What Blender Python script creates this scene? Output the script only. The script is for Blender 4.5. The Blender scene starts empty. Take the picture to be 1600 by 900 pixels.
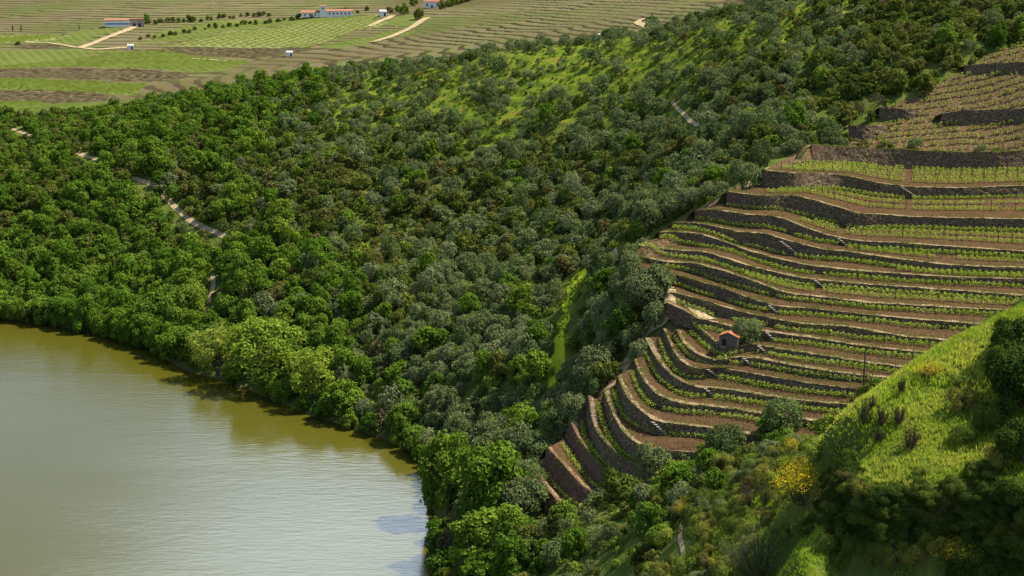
import bpy, math, random
import numpy as np
from mathutils import Vector
from mathutils.bvhtree import BVHTree

# ------------------------------------------------------------------ camera, sky, sun, exposure
SC = bpy.context.scene
COL = SC.collection
CAM_H = 100.0
PITCH = math.radians(12.0)
FPX = 2222.0                      # focal length in pixels of a 1600 px wide frame
cam_data = bpy.data.cameras.new('camera')
cam = bpy.data.objects.new('camera', cam_data)
COL.objects.link(cam)
cam.location = (0, 0, CAM_H)
cam.rotation_euler = (math.pi / 2 - PITCH, 0, 0)
cam_data.sensor_width = 36.0
cam_data.lens = FPX / 1600 * 36
cam_data.clip_start = 1.0
cam_data.clip_end = 8000.0
SC.camera = cam

SUN_EL, SUN_AZ = 56.0, 75.0       # azimuth clockwise from +Y (away from the camera) towards +X
world = bpy.data.worlds.new('World')
SC.world = world
world.use_nodes = True
wn = world.node_tree
sky = wn.nodes.new('ShaderNodeTexSky')
sky.sky_type = 'NISHITA'
sky.sun_disc = False
sky.sun_elevation = math.radians(SUN_EL)
sky.sun_rotation = math.radians(SUN_AZ)
sky.air_density, sky.dust_density, sky.ozone_density = 1.0, 1.6, 1.0
bg = wn.nodes['Background']
bg.inputs['Strength'].default_value = 0.118
tc = wn.nodes.new('ShaderNodeTexCoord')
cn = wn.nodes.new('ShaderNodeTexNoise'); cn.inputs['Scale'].default_value = 3.2; cn.inputs['Detail'].default_value = 6
wn.links.new(tc.outputs['Generated'], cn.inputs['Vector'])
dist = wn.nodes.new('ShaderNodeVectorMath'); dist.operation = 'DISTANCE'      # a bank of sunlit cloud low over the far hills
_a, _e = math.radians(-8), math.radians(30)
dist.inputs[1].default_value = (math.sin(_a) * math.cos(_e), math.cos(_a) * math.cos(_e), math.sin(_e))
wn.links.new(tc.outputs['Generated'], dist.inputs[0])
mr = wn.nodes.new('ShaderNodeMapRange'); mr.inputs['From Min'].default_value = 0.36; mr.inputs['From Max'].default_value = 0.05
mr.inputs['To Min'].default_value = -0.35; mr.inputs['To Max'].default_value = 0.45; mr.clamp = True
wn.links.new(dist.outputs['Value'], mr.inputs['Value'])
ad = wn.nodes.new('ShaderNodeMath'); ad.operation = 'ADD'
wn.links.new(mr.outputs[0], ad.inputs[0]); wn.links.new(cn.outputs['Fac'], ad.inputs[1])
cm = wn.nodes.new('ShaderNodeMapRange'); cm.inputs['From Min'].default_value = 0.48; cm.inputs['From Max'].default_value = 0.80
wn.links.new(ad.outputs[0], cm.inputs['Value'])
mixc = wn.nodes.new('ShaderNodeMix'); mixc.data_type = 'RGBA'
wn.links.new(cm.outputs[0], mixc.inputs[0]); wn.links.new(sky.outputs['Color'], mixc.inputs[6])
mixc.inputs[7].default_value = (16.5, 20.0, 23.5, 1)
wn.links.new(mixc.outputs[2], bg.inputs['Color'])
sun_data = bpy.data.lights.new('sun', 'SUN')
sun_data.energy = 5.0
sun_data.angle = math.radians(0.53)
sun_data.color = (1.0, 0.93, 0.80)
sun = bpy.data.objects.new('sun', sun_data)
COL.objects.link(sun)
sd = Vector((math.sin(math.radians(SUN_AZ)) * math.cos(math.radians(SUN_EL)),
             math.cos(math.radians(SUN_AZ)) * math.cos(math.radians(SUN_EL)), math.sin(math.radians(SUN_EL))))
sun.rotation_euler = sd.to_track_quat('Z', 'Y').to_euler()
sun.location = sd * 900
SC.view_settings.view_transform = 'Standard'
SC.view_settings.look = 'None'
SC.view_settings.exposure = 1.1
SC.view_settings.gamma = 1.0
SC.cycles.max_bounces = 5
SC.cycles.diffuse_bounces = 2
SC.cycles.glossy_bounces = 2
SC.cycles.transmission_bounces = 2
SC.cycles.transparent_max_bounces = 4
SC.cycles.use_adaptive_sampling = True

rng = np.random.default_rng(7)
random.seed(7)

# ------------------------------------------------------------------ helpers
def ray(px, py):
    """direction (scaled so that its y is 1) of the sight line through a pixel of the 1600x900 frame"""
    px, py = np.asarray(px, float), np.asarray(py, float)
    a, b = (px - 800) / FPX, (450 - py) / FPX
    cy = math.cos(PITCH) + b * math.sin(PITCH)
    cz = -math.sin(PITCH) + b * math.cos(PITCH)
    return a / cy, cz / cy

def pt(px, py, y):
    rx, rz = ray(px, py)
    return np.stack([rx * y, np.broadcast_to(np.asarray(y, float), np.shape(rx * y)), CAM_H + rz * y], -1)

def project(P):
    P = np.asarray(P, float)
    x, y, z = P[..., 0], P[..., 1], P[..., 2] - CAM_H
    d = y * math.cos(PITCH) - z * math.sin(PITCH)
    u = y * math.sin(PITCH) + z * math.cos(PITCH)
    return 800 + FPX * x / d, 450 - FPX * u / d, d

def mesh_obj(name, verts, faces, mats=(), parent=None, smooth=False, attrs=None, mat_idx=None, face_attrs=None):
    """verts (n,3); faces: (m,k) array or list of such arrays"""
    me = bpy.data.meshes.new(name)
    make_mesh(me, verts, faces, smooth, attrs, mat_idx, face_attrs)
    for m in mats:
        me.materials.append(m)
    o = bpy.data.objects.new(name, me)
    COL.objects.link(o)
    if parent is not None:
        o.parent = parent
    return o

def make_mesh(me, verts, faces, smooth=False, attrs=None, mat_idx=None, face_attrs=None):
    verts = np.asarray(verts, np.float32)
    if not isinstance(faces, list):
        faces = [faces]
    faces = [np.asarray(f, np.int32) for f in faces if len(f)]
    me.vertices.add(len(verts))
    me.vertices.foreach_set('co', verts.ravel())
    nl = sum(f.size for f in faces)
    npoly = sum(len(f) for f in faces)
    me.loops.add(nl)
    me.polygons.add(npoly)
    me.loops.foreach_set('vertex_index', np.concatenate([f.ravel() for f in faces]))
    tot = np.concatenate([np.full(len(f), f.shape[1], np.int32) for f in faces])
    start = np.concatenate([[0], np.cumsum(tot)[:-1]]).astype(np.int32)
    me.polygons.foreach_set('loop_start', start)
    me.polygons.foreach_set('use_smooth', np.full(npoly, smooth, bool))
    if mat_idx is not None:
        me.polygons.foreach_set('material_index', np.asarray(mat_idx, np.int32))
    for k, v in (attrs or {}).items():
        v = np.asarray(v, np.float32)
        if v.ndim == 1:
            me.attributes.new(k, 'FLOAT', 'POINT').data.foreach_set('value', v)
        else:
            me.attributes.new(k, 'FLOAT_COLOR', 'POINT').data.foreach_set('color', v.ravel())
    for k, v in (face_attrs or {}).items():
        me.attributes.new(k, 'FLOAT', 'FACE').data.foreach_set('value', np.asarray(v, np.float32))
    me.update(calc_edges=True)

def tag(o, label=None, cat=None, group=None, kind=None):
    if label: o['label'] = label
    if cat: o['category'] = cat
    if group: o['group'] = group
    if kind: o['kind'] = kind
    return o

def empty(name, loc, rz=0.0):
    o = bpy.data.objects.new(name, None)
    COL.objects.link(o)
    o.location = loc
    o.rotation_euler = (0, 0, rz)
    return o

class NoiseGrid:
    """smooth value noise in numpy"""
    def __init__(s, seed, n=256):
        s.g = np.random.default_rng(seed).random((n, n)); s.n = n
    def one(s, x, y):
        xi, yi = np.floor(x).astype(int), np.floor(y).astype(int)
        fx, fy = x - xi, y - yi
        fx, fy = fx * fx * (3 - 2 * fx), fy * fy * (3 - 2 * fy)
        g, n = s.g, s.n
        a, b = g[xi % n, yi % n], g[(xi + 1) % n, yi % n]
        c, d = g[xi % n, (yi + 1) % n], g[(xi + 1) % n, (yi + 1) % n]
        return (a * (1 - fx) + b * fx) * (1 - fy) + (c * (1 - fx) + d * fx) * fy
    def fbm(s, x, y, scale=1.0, oct=4):
        x, y = np.asarray(x, float) / scale, np.asarray(y, float) / scale
        v = np.zeros(np.broadcast(x, y).shape); a = 0.5; t = 0
        for o in range(oct):
            v = v + a * s.one(x + 17.3 * o, y + 9.1 * o); t += a
            x, y = x * 2.03, y * 2.03; a *= 0.5
        return v / t                      # 0..1
NZ = NoiseGrid(3)
NZ2 = NoiseGrid(11)

def tps_fit(P, Z, lam):
    """thin plate spline through scattered heights"""
    n = len(P)
    d = np.linalg.norm(P[:, None] - P[None], axis=-1)
    K = np.where(d > 0, d * d * np.log(d + 1e-9), 0) + lam * np.eye(n)
    Q = np.c_[np.ones(n), P]
    A = np.block([[K, Q], [Q.T, np.zeros((3, 3))]])
    w = np.linalg.solve(A, np.r_[Z, 0, 0, 0])
    def f(X):
        X = np.asarray(X, float); out = np.empty(len(X))
        for i in range(0, len(X), 20000):
            c = X[i:i + 20000]
            r2 = ((c[:, None] - P[None]) ** 2).sum(-1)
            k = np.where(r2 > 0, 0.5 * r2 * np.log(r2 + 1e-12), 0)
            out[i:i + 20000] = k @ w[:n] + w[n] + c @ w[n + 1:]
        return out
    return f

def resample(P, n=None, step=None):
    P = np.asarray(P, float)
    s = np.r_[0, np.cumsum(np.linalg.norm(np.diff(P, axis=0), axis=1))]
    if n is None:
        n = max(2, int(round(s[-1] / step)) + 1)
    u = np.linspace(0, s[-1], n)
    return np.stack([np.interp(u, s, P[:, i]) for i in range(P.shape[1])], -1)

def smooth_line(P, it=2):
    P = np.array(P, float)
    for _ in range(it):
        Q = P.copy()
        Q[1:-1] = 0.25 * P[:-2] + 0.5 * P[1:-1] + 0.25 * P[2:]
        P = Q
    return P
# ------------------------------------------------------------------ the vineyard terraces: lip (wall top) and wall height, as seen from the camera
# each: lip pixels, wall heights in pixels at the same x (interpolated)
LIPS = [
 ('A', [(1268,226),(1310,229),(1380,232),(1440,236),(1500,238),(1560,238),(1625,234)], [(1268,27),(1310,27),(1600,28)]),
 ('B', [(1192,265),(1220,269),(1250,271),(1280,271),(1320,274),(1350,281),(1380,287),(1420,292),(1500,294),(1625,289)], [(1192,25),(1280,23),(1320,22),(1400,18),(1500,15),(1600,16)]),
 ('C', [(1136,300),(1160,303),(1190,306),(1212,306),(1242,305),(1257,309),(1280,315),(1294,320),(1315,325),(1330,331),(1345,334),(1375,335),(1420,339),(1510,341),(1625,343)], [(1136,20),(1220,21),(1242,27),(1280,28),(1300,27),(1420,17),(1600,18)]),
 ('D', [(1086,329),(1115,328),(1145,332),(1172,336),(1207,337),(1225,342),(1247,351),(1270,360),(1285,366),(1307,370),(1322,374),(1360,378),(1405,380),(1465,384),(1510,387),(1625,395)], [(1086,13),(1140,20),(1195,19),(1240,19),(1270,15),(1307,10),(1420,11),(1600,9)]),
 ('E', [(1050,349),(1080,348),(1102,351),(1125,356),(1140,359),(1155,363),(1180,364),(1200,366),(1217,372),(1232,377),(1247,380),(1264,385),(1285,390),(1307,392),(1330,394),(1375,401),(1435,409),(1480,414),(1540,417),(1625,419)], [(1050,6),(1087,9),(1132,13),(1150,17),(1200,24),(1250,20),(1285,14),(1420,12),(1600,11)]),
 ('F', [(1030,363),(1065,363),(1095,366),(1119,374),(1140,381),(1162,389),(1180,395),(1202,401),(1225,407),(1247,412),(1270,416),(1312,421),(1360,425),(1450,431),(1510,434),(1625,437)], [(1030,8),(1065,15),(1100,17),(1119,12),(1155,9),(1200,12),(1250,12),(1285,9),(1600,11)]),
 ('G', [(996,383),(1020,387),(1050,391),(1092,393),(1104,395),(1125,401),(1155,411),(1180,418),(1200,423),(1225,429),(1255,435),(1277,438),(1315,441),(1375,446),(1420,449),(1500,455),(1625,464)], [(996,4),(1035,8),(1080,11),(1140,12),(1200,12),(1250,10),(1300,9),(1420,9),(1600,8)]),
 ('H', [(976,396),(1005,402),(1035,409),(1087,412),(1102,416),(1132,424),(1162,434),(1185,443),(1200,448),(1222,456),(1239,460),(1260,462),(1305,467),(1350,473),(1440,478),(1540,484),(1625,488)], [(976,6),(1020,5),(1065,11),(1110,17),(1140,18),(1200,13),(1240,8),(1320,8),(1440,7),(1600,7)]),
 ('I', [(1036,428),(1065,431),(1095,441),(1132,451),(1155,460),(1177,468),(1200,475),(1215,479),(1267,482),(1335,490),(1440,500),(1520,506),(1625,512)], [(1036,12),(1080,17),(1125,17),(1155,16),(1200,10),(1260,9),(1350,9),(1440,10),(1600,9)]),
 ('J', [(1048,457),(1072,462),(1102,470),(1125,478),(1155,487),(1192,495),(1215,500),(1260,507),(1320,510),(1365,518),(1417,527),(1500,534),(1625,542)], [(1048,8),(1077,14),(1113,17),(1140,14),(1170,12),(1215,11),(1275,10),(1335,14),(1400,8),(1600,8)]),
 ('K', [(1042,473),(1070,486),(1092,499),(1113,503),(1140,510),(1165,514),(1192,518),(1215,521),(1275,529),(1327,538),(1380,545),(1440,551),(1625,562)], [(1042,16),(1060,24),(1085,16),(1113,10),(1140,13),(1192,12),(1245,10),(1305,8),(1600,8)]),
 ('M', [(1080,507),(1093,511),(1110,528),(1125,539),(1140,544),(1160,541),(1177,538),(1215,545),(1265,553),(1310,560),(1355,567),(1400,573),(1625,592)], [(1080,12),(1100,16),(1125,14),(1160,9),(1180,9),(1265,9),(1330,7),(1600,8)]),
 ('N', [(1057,515),(1061,526),(1068,538),(1083,550),(1100,559),(1121,564),(1153,558),(1187,561),(1212,566),(1265,576),(1310,583),(1355,588),(1400,592),(1625,612)], [(1057,8),(1083,12),(1121,9),(1160,11),(1205,11),(1250,10),(1370,8),(1600,8)]),
 ('O', [(1036,513),(1044,527),(1050,547),(1062,563),(1078,574),(1098,578),(1121,574),(1160,581),(1205,589),(1265,599),(1310,605),(1362,609),(1500,620)], [(1036,12),(1050,18),(1070,22),(1090,16),(1137,13),(1200,14),(1300,12),(1500,10)]),
 ('P', [(1008,528),(1019,550),(1031,569),(1046,583),(1062,596),(1085,605),(1112,606),(1150,611),(1200,619),(1250,626),(1300,631),(1450,644)], [(1008,10),(1031,20),(1050,18),(1085,14),(1112,12),(1200,11),(1450,10)]),
 ('Q', [(991,564),(998,582),(1010,600),(1027,617),(1050,627),(1075,632),(1106,635),(1150,640),(1200,648),(1270,658),(1400,672)], [(991,10),(1010,20),(1030,20),(1056,14),(1112,10),(1200,9),(1400,9)]),
 ('R', [(965,588),(972,606),(983,625),(999,641),(1017,655),(1032,660),(1060,663),(1100,668),(1140,674),(1200,684),(1300,700)], [(965,14),(983,30),(1000,26),(1025,20),(1060,19),(1110,14),(1300,12)]),
 ('S', [(944,612),(956,645),(968,668),(982,684),(997,694),(1012,703),(1035,704),(1062,705),(1090,708),(1150,714)], [(944,16),(956,24),(980,30),(997,30),(1035,16),(1090,10),(1150,8)]),
 ('T', [(919,618),(922,652),(932,675),(950,695),(970,713),(990,727),(1008,737),(1030,740),(1060,744)], [(919,22),(922,36),(940,36),(970,30),(1000,26),(1060,16)]),
 ('U', [(890,657),(903,684),(925,713),(940,730),(957,744),(975,756)], [(890,24),(925,30),(975,26)]),
 ('V', [(856,700),(876,722),(903,753),(922,768),(940,778)], [(856,30),(880,36),(940,24)]),
 ('W', [(828,731),(850,757),(868,780),(885,796)], [(828,20),(885,24)]),
]

CTRL = [  # px, py, distance y: main hillside
 # shore (water level) handled below; forest
 (600,400,403),(600,300,445),(600,200,495),(600,140,535),(300,300,480),(300,200,540),(150,300,486),(150,400,453),(0,400,460),
 (0,300,505),(0,230,565),(0,195,604),(120,185,606),(250,165,610),(350,145,608),(300,450,413),(450,450,386),(450,350,432),(450,250,480),
 (700,550,322),(700,450,362),(750,600,303),(780,650,291),(830,600,290),(870,520,315),(900,430,345),(930,330,382),(950,250,413),(950,150,462),
 (950,66,515),(800,85,530),(700,102,542),(500,120,572),(430,130,590),(1100,45,470),(1200,25,445),(1290,8,420),
 (1060,300,340),(1120,240,345),(1200,200,338),(1150,130,385),(1050,170,418),
 (1300,150,345),(1300,50,395),(1400,60,372),(1400,0,415),(1500,20,385),(1600,20,375),(1550,60,352),(1350,120,346),
 (950,500,287),(930,560,276),(900,620,265),(860,670,262),(820,710,250),(990,440,296),(960,390,305),(1000,340,330),(1060,330,312),
 # valley and near slope
 (1150,740,196),(1050,770,200),(950,785,210),(880,820,213),(800,850,222),(750,800,238),(720,760,258),(1200,725,166),(1100,820,158),
 (1000,880,172),(900,890,190),(800,895,207),(1200,850,132),(1100,895,140),(1230,700,160),
 (1250,900,116),
]
def spur_y(px, py):
    rx, rz = ray(px, py); return 76.8 / (.35 * rx + .25 - rz)
CTRL += [(a, b, float(spur_y(a, b))) for a, b in ((1600,480),(1550,512),(1480,540),(1420,582),(1340,630),(1285,675),(1450,640),(1550,620),(1450,700),(1600,700),(1300,755),(1400,775),(1500,775),(1600,790),(1400,840),(1500,860),(1600,900),(1340,820))]
WORLD_CTRL = [ # x, y, z
 (-60,250,-7),(-120,330,-6),(-100,200,-9),(-60,120,-9),(-190,330,-8),(-200,150,-9),(-30,230,-5),(-40,150,-8),
 (-14,205,0),(-18,120,-3),(-30,290,-3),(-90,350,-3),(-160,405,-3),
 (-260,470,-1),(-260,560,26),(-260,640,45),(-100,640,56),(0,640,62),(100,600,80),(200,520,104),(60,560,80),
 (150,400,98),(220,400,112),(250,300,104),(140,300,76),(170,240,62),(110,220,41),(90,200,38),
 (40,150,53),(60,155,54),(80,160,58),(45,185,37),(70,190,37),(30,185,36),(60,110,72),(90,120,84),(130,150,80),(60,80,64),(20,70,47),(25,90,53),(10,110,36),(0,130,22),(130,80,100),(40,60,52),(180,180,76),
]
SHORE = [(-60,492),(0,500),(75,508),(150,520),(240,546),(340,592),(420,622),(500,654),(560,672),(620,694),(665,716),(684,760),(690,815),(692,870),(694,905)]

def lip_interp(k, xs, what=0):
    L = LIPS[k]
    pts = L[1] if what == 0 else L[2]
    a = np.array(pts, float)
    return np.interp(xs, a[:, 0], a[:, 1])

COLS = np.arange(820, 1640, 10.0)
# unknown: distance of every lip at every column it crosses; solved so that benches are nearly level across and along
unk = {}
for k, L in enumerate(LIPS):
    x0, x1 = L[1][0][0], L[1][-1][0]
    for c, x in enumerate(COLS):
        if x0 - 9.9 <= x <= x1 + 9.9:
            unk[(k, c)] = len(unk)
rows_i, rows_v, rhs = [], [], []
def eq(terms, b, w):
    rows_i.append([t[0] for t in terms]); rows_v.append([t[1] * w for t in terms]); rhs.append(b * w)
BENCH_SLOPE = 0.10
for (k, c), i in unk.items():
    x = min(max(COLS[c], LIPS[k][1][0][0]), LIPS[k][1][-1][0])
    p = lip_interp(k, x); h = lip_interp(k, x, 1)
    rx, rz = ray(x, p); _, rzf = ray(x, p + h)
    for kk in (k + 1, k + 2):
        j = unk.get((kk, c))
        if j is not None:
            x2 = min(max(COLS[c], LIPS[kk][1][0][0]), LIPS[kk][1][-1][0])
            _, rz2 = ray(x2, lip_interp(kk, x2))
            if kk == k + 1:
                eq([(i, rzf - BENCH_SLOPE), (j, -(rz2 - BENCH_SLOPE))], 0.0, 1.0)
            break
    j = unk.get((k, c + 1))
    if j is not None:
        x2 = min(max(COLS[c + 1], LIPS[k][1][0][0]), LIPS[k][1][-1][0])
        _, rz2 = ray(x2, lip_interp(k, x2))
        eq([(i, rz), (j, -rz2)], 0.0, 0.8)
        eq([(i, 1), (j, -1)], 0.0, 0.05)
for name, x, y, w in (('P', 1210, 224, .3), ('J', 1060, 264, .1), ('P', 1010, 258, .15), ('T', 920, 247, .15), ('W', 830, 231, .2), ('C', 1140, 296, .1), ('S', 950, 249, .15), ('U', 890, 241, .15), ('V', 860, 236, .15)):
    k = [l[0] for l in LIPS].index(name)
    eq([(unk[(k, int(np.argmin(abs(COLS - x))))], 1.0)], y, w)
A = np.zeros((len(rhs), len(unk)))
for r, (ii, vv) in enumerate(zip(rows_i, rows_v)):
    A[r, ii] = vv
sol = np.linalg.lstsq(A, np.array(rhs), rcond=None)[0]
LIP3, FOOT3, LIPX = [], [], []
for k, L in enumerate(LIPS):
    cs = [c for c in range(len(COLS)) if (k, c) in unk]
    ys = np.array([sol[unk[(k, c)]] for c in cs])
    x0, x1 = L[1][0][0], L[1][-1][0]
    xs = np.linspace(x0, x1, max(12, int((x1 - x0) / 3)))
    yy = np.interp(xs, COLS[cs], smooth_line(np.c_[ys, ys], 2)[:, 0])
    py = np.interp(xs, *np.array(L[1], float).T)
    py = smooth_line(np.c_[py, py], 3)[:, 0]
    h = lip_interp(k, xs, 1)
    lip = pt(xs, py, yy)
    foot = lip.copy(); foot[:, 2] = pt(xs, py + h, yy)[:, 2]
    LIP3.append(lip); FOOT3.append(foot); LIPX.append(xs)

shore3 = np.array([pt(a, b, CAM_H / -ray(a, b)[1]) for a, b in SHORE])
cp = [pt(a, b, c) for a, b, c in CTRL] + [np.array(w, float) for w in WORLD_CTRL] + list(shore3)
vine_pts = []
for k in range(len(LIPS)):
    F = resample(FOOT3[k], step=9.0)
    vine_pts += [f - np.array([0, 0, 0.8]) for f in F]
    if k == len(LIPS) - 1 or LIPS[k][0] in 'T':
        pass
cp = np.array(cp + vine_pts)
base_f = tps_fit(cp[:, :2], cp[:, 2], 6.0)
# ------------------------------------------------------------------ materials
def new_mat(name):
    m = bpy.data.materials.new(name)
    m.use_nodes = True
    nt = m.node_tree
    b = nt.nodes['Principled BSDF']
    b.inputs['Roughness'].default_value = 0.9
    b.inputs['Specular IOR Level'].default_value = 0.0
    return m, nt, b

class NT:
    """short hand for building node trees"""
    def __init__(s, nt): s.nt = nt
    def n(s, typ, **kw):
        x = s.nt.nodes.new(typ)
        for k, v in kw.items(): setattr(x, k, v)
        return x
    def l(s, a, b): s.nt.links.new(a, b)
    def coord(s, scale=(1, 1, 1)):
        g = s.n('ShaderNodeNewGeometry')
        mp = s.n('ShaderNodeMapping'); mp.inputs['Scale'].default_value = scale
        s.l(g.outputs['Position'], mp.inputs['Vector'])
        return mp.outputs['Vector']
    def noise(s, scale, detail=4, vec=None, rough=0.55, dist=0.0):
        x = s.n('ShaderNodeTexNoise'); x.inputs['Scale'].default_value = scale
        x.inputs['Detail'].default_value = detail; x.inputs['Roughness'].default_value = rough
        x.inputs['Distortion'].default_value = dist
        s.l(vec if vec is not None else s.coord(), x.inputs['Vector'])
        return x.outputs['Fac']
    def attr(s, name):
        x = s.n('ShaderNodeAttribute'); x.attribute_name = name
        return x.outputs['Fac']
    def ramp(s, fac, stops):
        x = s.n('ShaderNodeValToRGB')
        e = x.color_ramp.elements
        while len(e) < len(stops): e.new(0.5)
        for q, (p, c) in zip(e, stops): q.position = p; q.color = (*c, 1)
        s.l(fac, x.inputs['Fac'])
        return x.outputs['Color']
    def mix(s, fac, a, b, mode='MIX'):
        x = s.n('ShaderNodeMix', data_type='RGBA', blend_type=mode)
        for v, i in ((fac, 0), (a, 6), (b, 7)):
            if isinstance(v, (tuple, list)): x.inputs[i].default_value = (*v, 1)
            elif isinstance(v, (int, float)): x.inputs[i].default_value = v
            else: s.l(v, x.inputs[i])
        return x.outputs[2]
    def math(s, op, a, b=0.0, clamp=False):
        x = s.n('ShaderNodeMath', operation=op); x.use_clamp = clamp
        for v, i in ((a, 0), (b, 1)):
            if isinstance(v, (int, float)): x.inputs[i].default_value = v
            else: s.l(v, x.inputs[i])
        return x.outputs[0]
    def step(s, fac, lo, hi):
        x = s.n('ShaderNodeMapRange'); x.clamp = True
        x.inputs['From Min'].default_value = lo; x.inputs['From Max'].default_value = hi
        s.l(fac, x.inputs['Value'])
        return x.outputs['Result']
    def bump(s, h, strength, dist, target):
        x = s.n('ShaderNodeBump'); x.inputs['Strength'].default_value = strength; x.inputs['Distance'].default_value = dist
        s.l(h, x.inputs['Height']); s.l(x.outputs['Normal'], target.inputs['Normal'])

def build_ground_mat():
    m, nt, b = new_mat('hillside_ground'); T = NT(nt)
    big, mid, fine = T.noise(0.035, 4), T.noise(0.22, 5), T.noise(1.6, 5)
    under = T.ramp(mid, [(0.25, (.035, .052, .012)), (0.5, (.065, .092, .017)), (0.75, (.11, .105, .03))])
    grass = T.ramp(mid, [(0.30, (.038, .070, .009)), (0.5, (.082, .122, .012)), (0.70, (.15, .14, .022))])
    soil = T.ramp(fine, [(0.3, (.045, .030, .015)), (0.5, (.095, .064, .032)), (0.75, (.15, .11, .058))])
    g = T.step(T.math('ADD', T.attr('grass'), T.math('MULTIPLY', T.math('SUBTRACT', mid, 0.5), 0.9)), 0.35, 0.62)
    col = T.mix(g, under, grass)
    col = T.mix(T.step(T.attr('grass'), 1.0, 1.2), col, T.mix(fine, (.26, .34, .014), (.38, .42, .026)))  # bright young grass strip, lightened further in place of missing sunlight
    sl = T.step(T.math('ADD', T.attr('soil'), T.math('MULTIPLY', T.math('SUBTRACT', fine, 0.5), 0.7)), 0.4, 0.6)
    col = T.mix(sl, col, soil)
    col = T.mix(T.math('MULTIPLY', T.step(big, 0.55, 0.7), 0.25), col, (.11, .085, .03))
    T.l(col, b.inputs['Base Color'])
    T.bump(T.math('ADD', fine, T.math('MULTIPLY', mid, 2.0)), 0.8, 0.5, b)
    return m

def build_soil_mat():
    m, nt, b = new_mat('terrace_soil'); T = NT(nt)
    mid, fine = T.noise(0.5, 5), T.noise(3.5, 5)
    soil = T.ramp(fine, [(0.3, (.026, .016, .008)), (0.5, (.070, .043, .021)), (0.72, (.135, .090, .048))])
    soil = T.mix(T.math('MULTIPLY', T.step(mid, 0.42, 0.66), 0.75), soil, (.092, .052, .026))
    tan = T.ramp(fine, [(0.3, (.13, .092, .043)), (0.52, (.25, .19, .10)), (0.75, (.33, .265, .16))])
    grass = T.ramp(fine, [(0.3, (.075, .095, .018)), (0.6, (.165, .18, .045))])
    lip = T.math('ADD', T.attr('lip'), T.math('MULTIPLY', T.math('SUBTRACT', mid, 0.5), 1.0))
    col = T.mix(T.step(lip, 0.5, 0.75), soil, tan)
    gr = T.math('ADD', T.attr('grass'), T.math('MULTIPLY', T.math('SUBTRACT', mid, 0.5), 0.9))
    col = T.mix(T.step(gr, 0.5, 0.7), col, grass)
    T.l(col, b.inputs['Base Color'])
    T.bump(T.math('ADD', fine, mid), 1.0, 0.45, b)
    return m

def build_wall_mat():
    m, nt, b = new_mat('schist_dry_stone'); T = NT(nt)
    v = T.n('ShaderNodeTexVoronoi'); v.inputs['Scale'].default_value = 2.6
    mp = T.coord((1, 1, 2.6)); T.l(mp, v.inputs['Vector'])
    sep = T.n('ShaderNodeSeparateColor'); T.l(v.outputs['Color'], sep.inputs[0])
    stone = T.ramp(sep.outputs[0], [(0.0, (.115, .076, .046)), (0.45, (.225, .155, .092)), (0.8, (.33, .235, .145)), (1.0, (.42, .31, .18))])
    joints = T.step(v.outputs['Distance'], 0.28, 0.5)
    stone = T.mix(T.math('MULTIPLY', joints, 0.75), stone, (.035, .03, .026))
    soil = T.ramp(T.noise(2.5, 5), [(0.25, (.07, .042, .028)), (0.6, (.15, .09, .058))])
    f = T.math('ADD', T.attr('earth'), T.math('MULTIPLY', T.math('SUBTRACT', T.noise(0.35, 4), 0.5), 1.2))
    col = T.mix(T.step(f, 0.42, 0.6), stone, soil)
    col = T.mix(T.math('MULTIPLY', T.step(T.noise(0.8, 4), 0.58, 0.7), 0.55), col, (.06, .075, .02))
    T.l(col, b.inputs['Base Color'])
    T.bump(T.math('SUBTRACT', T.noise(4.0, 3), v.outputs['Distance']), 0.9, 0.25, b)
    return m

def build_water_mat():
    m, nt, b = new_mat('river_water'); T = NT(nt)
    col = T.mix(T.noise(0.012, 3, dist=0.6), (.062, .056, .0055), (.050, .049, .006))
    T.l(col, b.inputs['Base Color'])
    b.inputs['Roughness'].default_value = 0.07
    b.inputs['IOR'].default_value = 1.333
    b.inputs['Specular IOR Level'].default_value = 0.5
    rip = T.noise(0.9, 5, T.coord((0.30, 1.0, 1)), 0.62)
    rip2 = T.noise(0.25, 2, T.coord((0.4, 1.0, 1)), 0.5)
    calm = T.step(T.noise(0.02, 3, T.coord((0.5, 1.6, 1)), 0.5, 1.0), 0.36, 0.6)
    h = T.math('MULTIPLY', T.math('ADD', rip, T.math('MULTIPLY', rip2, 0.5)), T.math('ADD', T.math('MULTIPLY', calm, 0.4), 0.6))
    T.bump(h, 0.22, 0.3, b)
    return m

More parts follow.
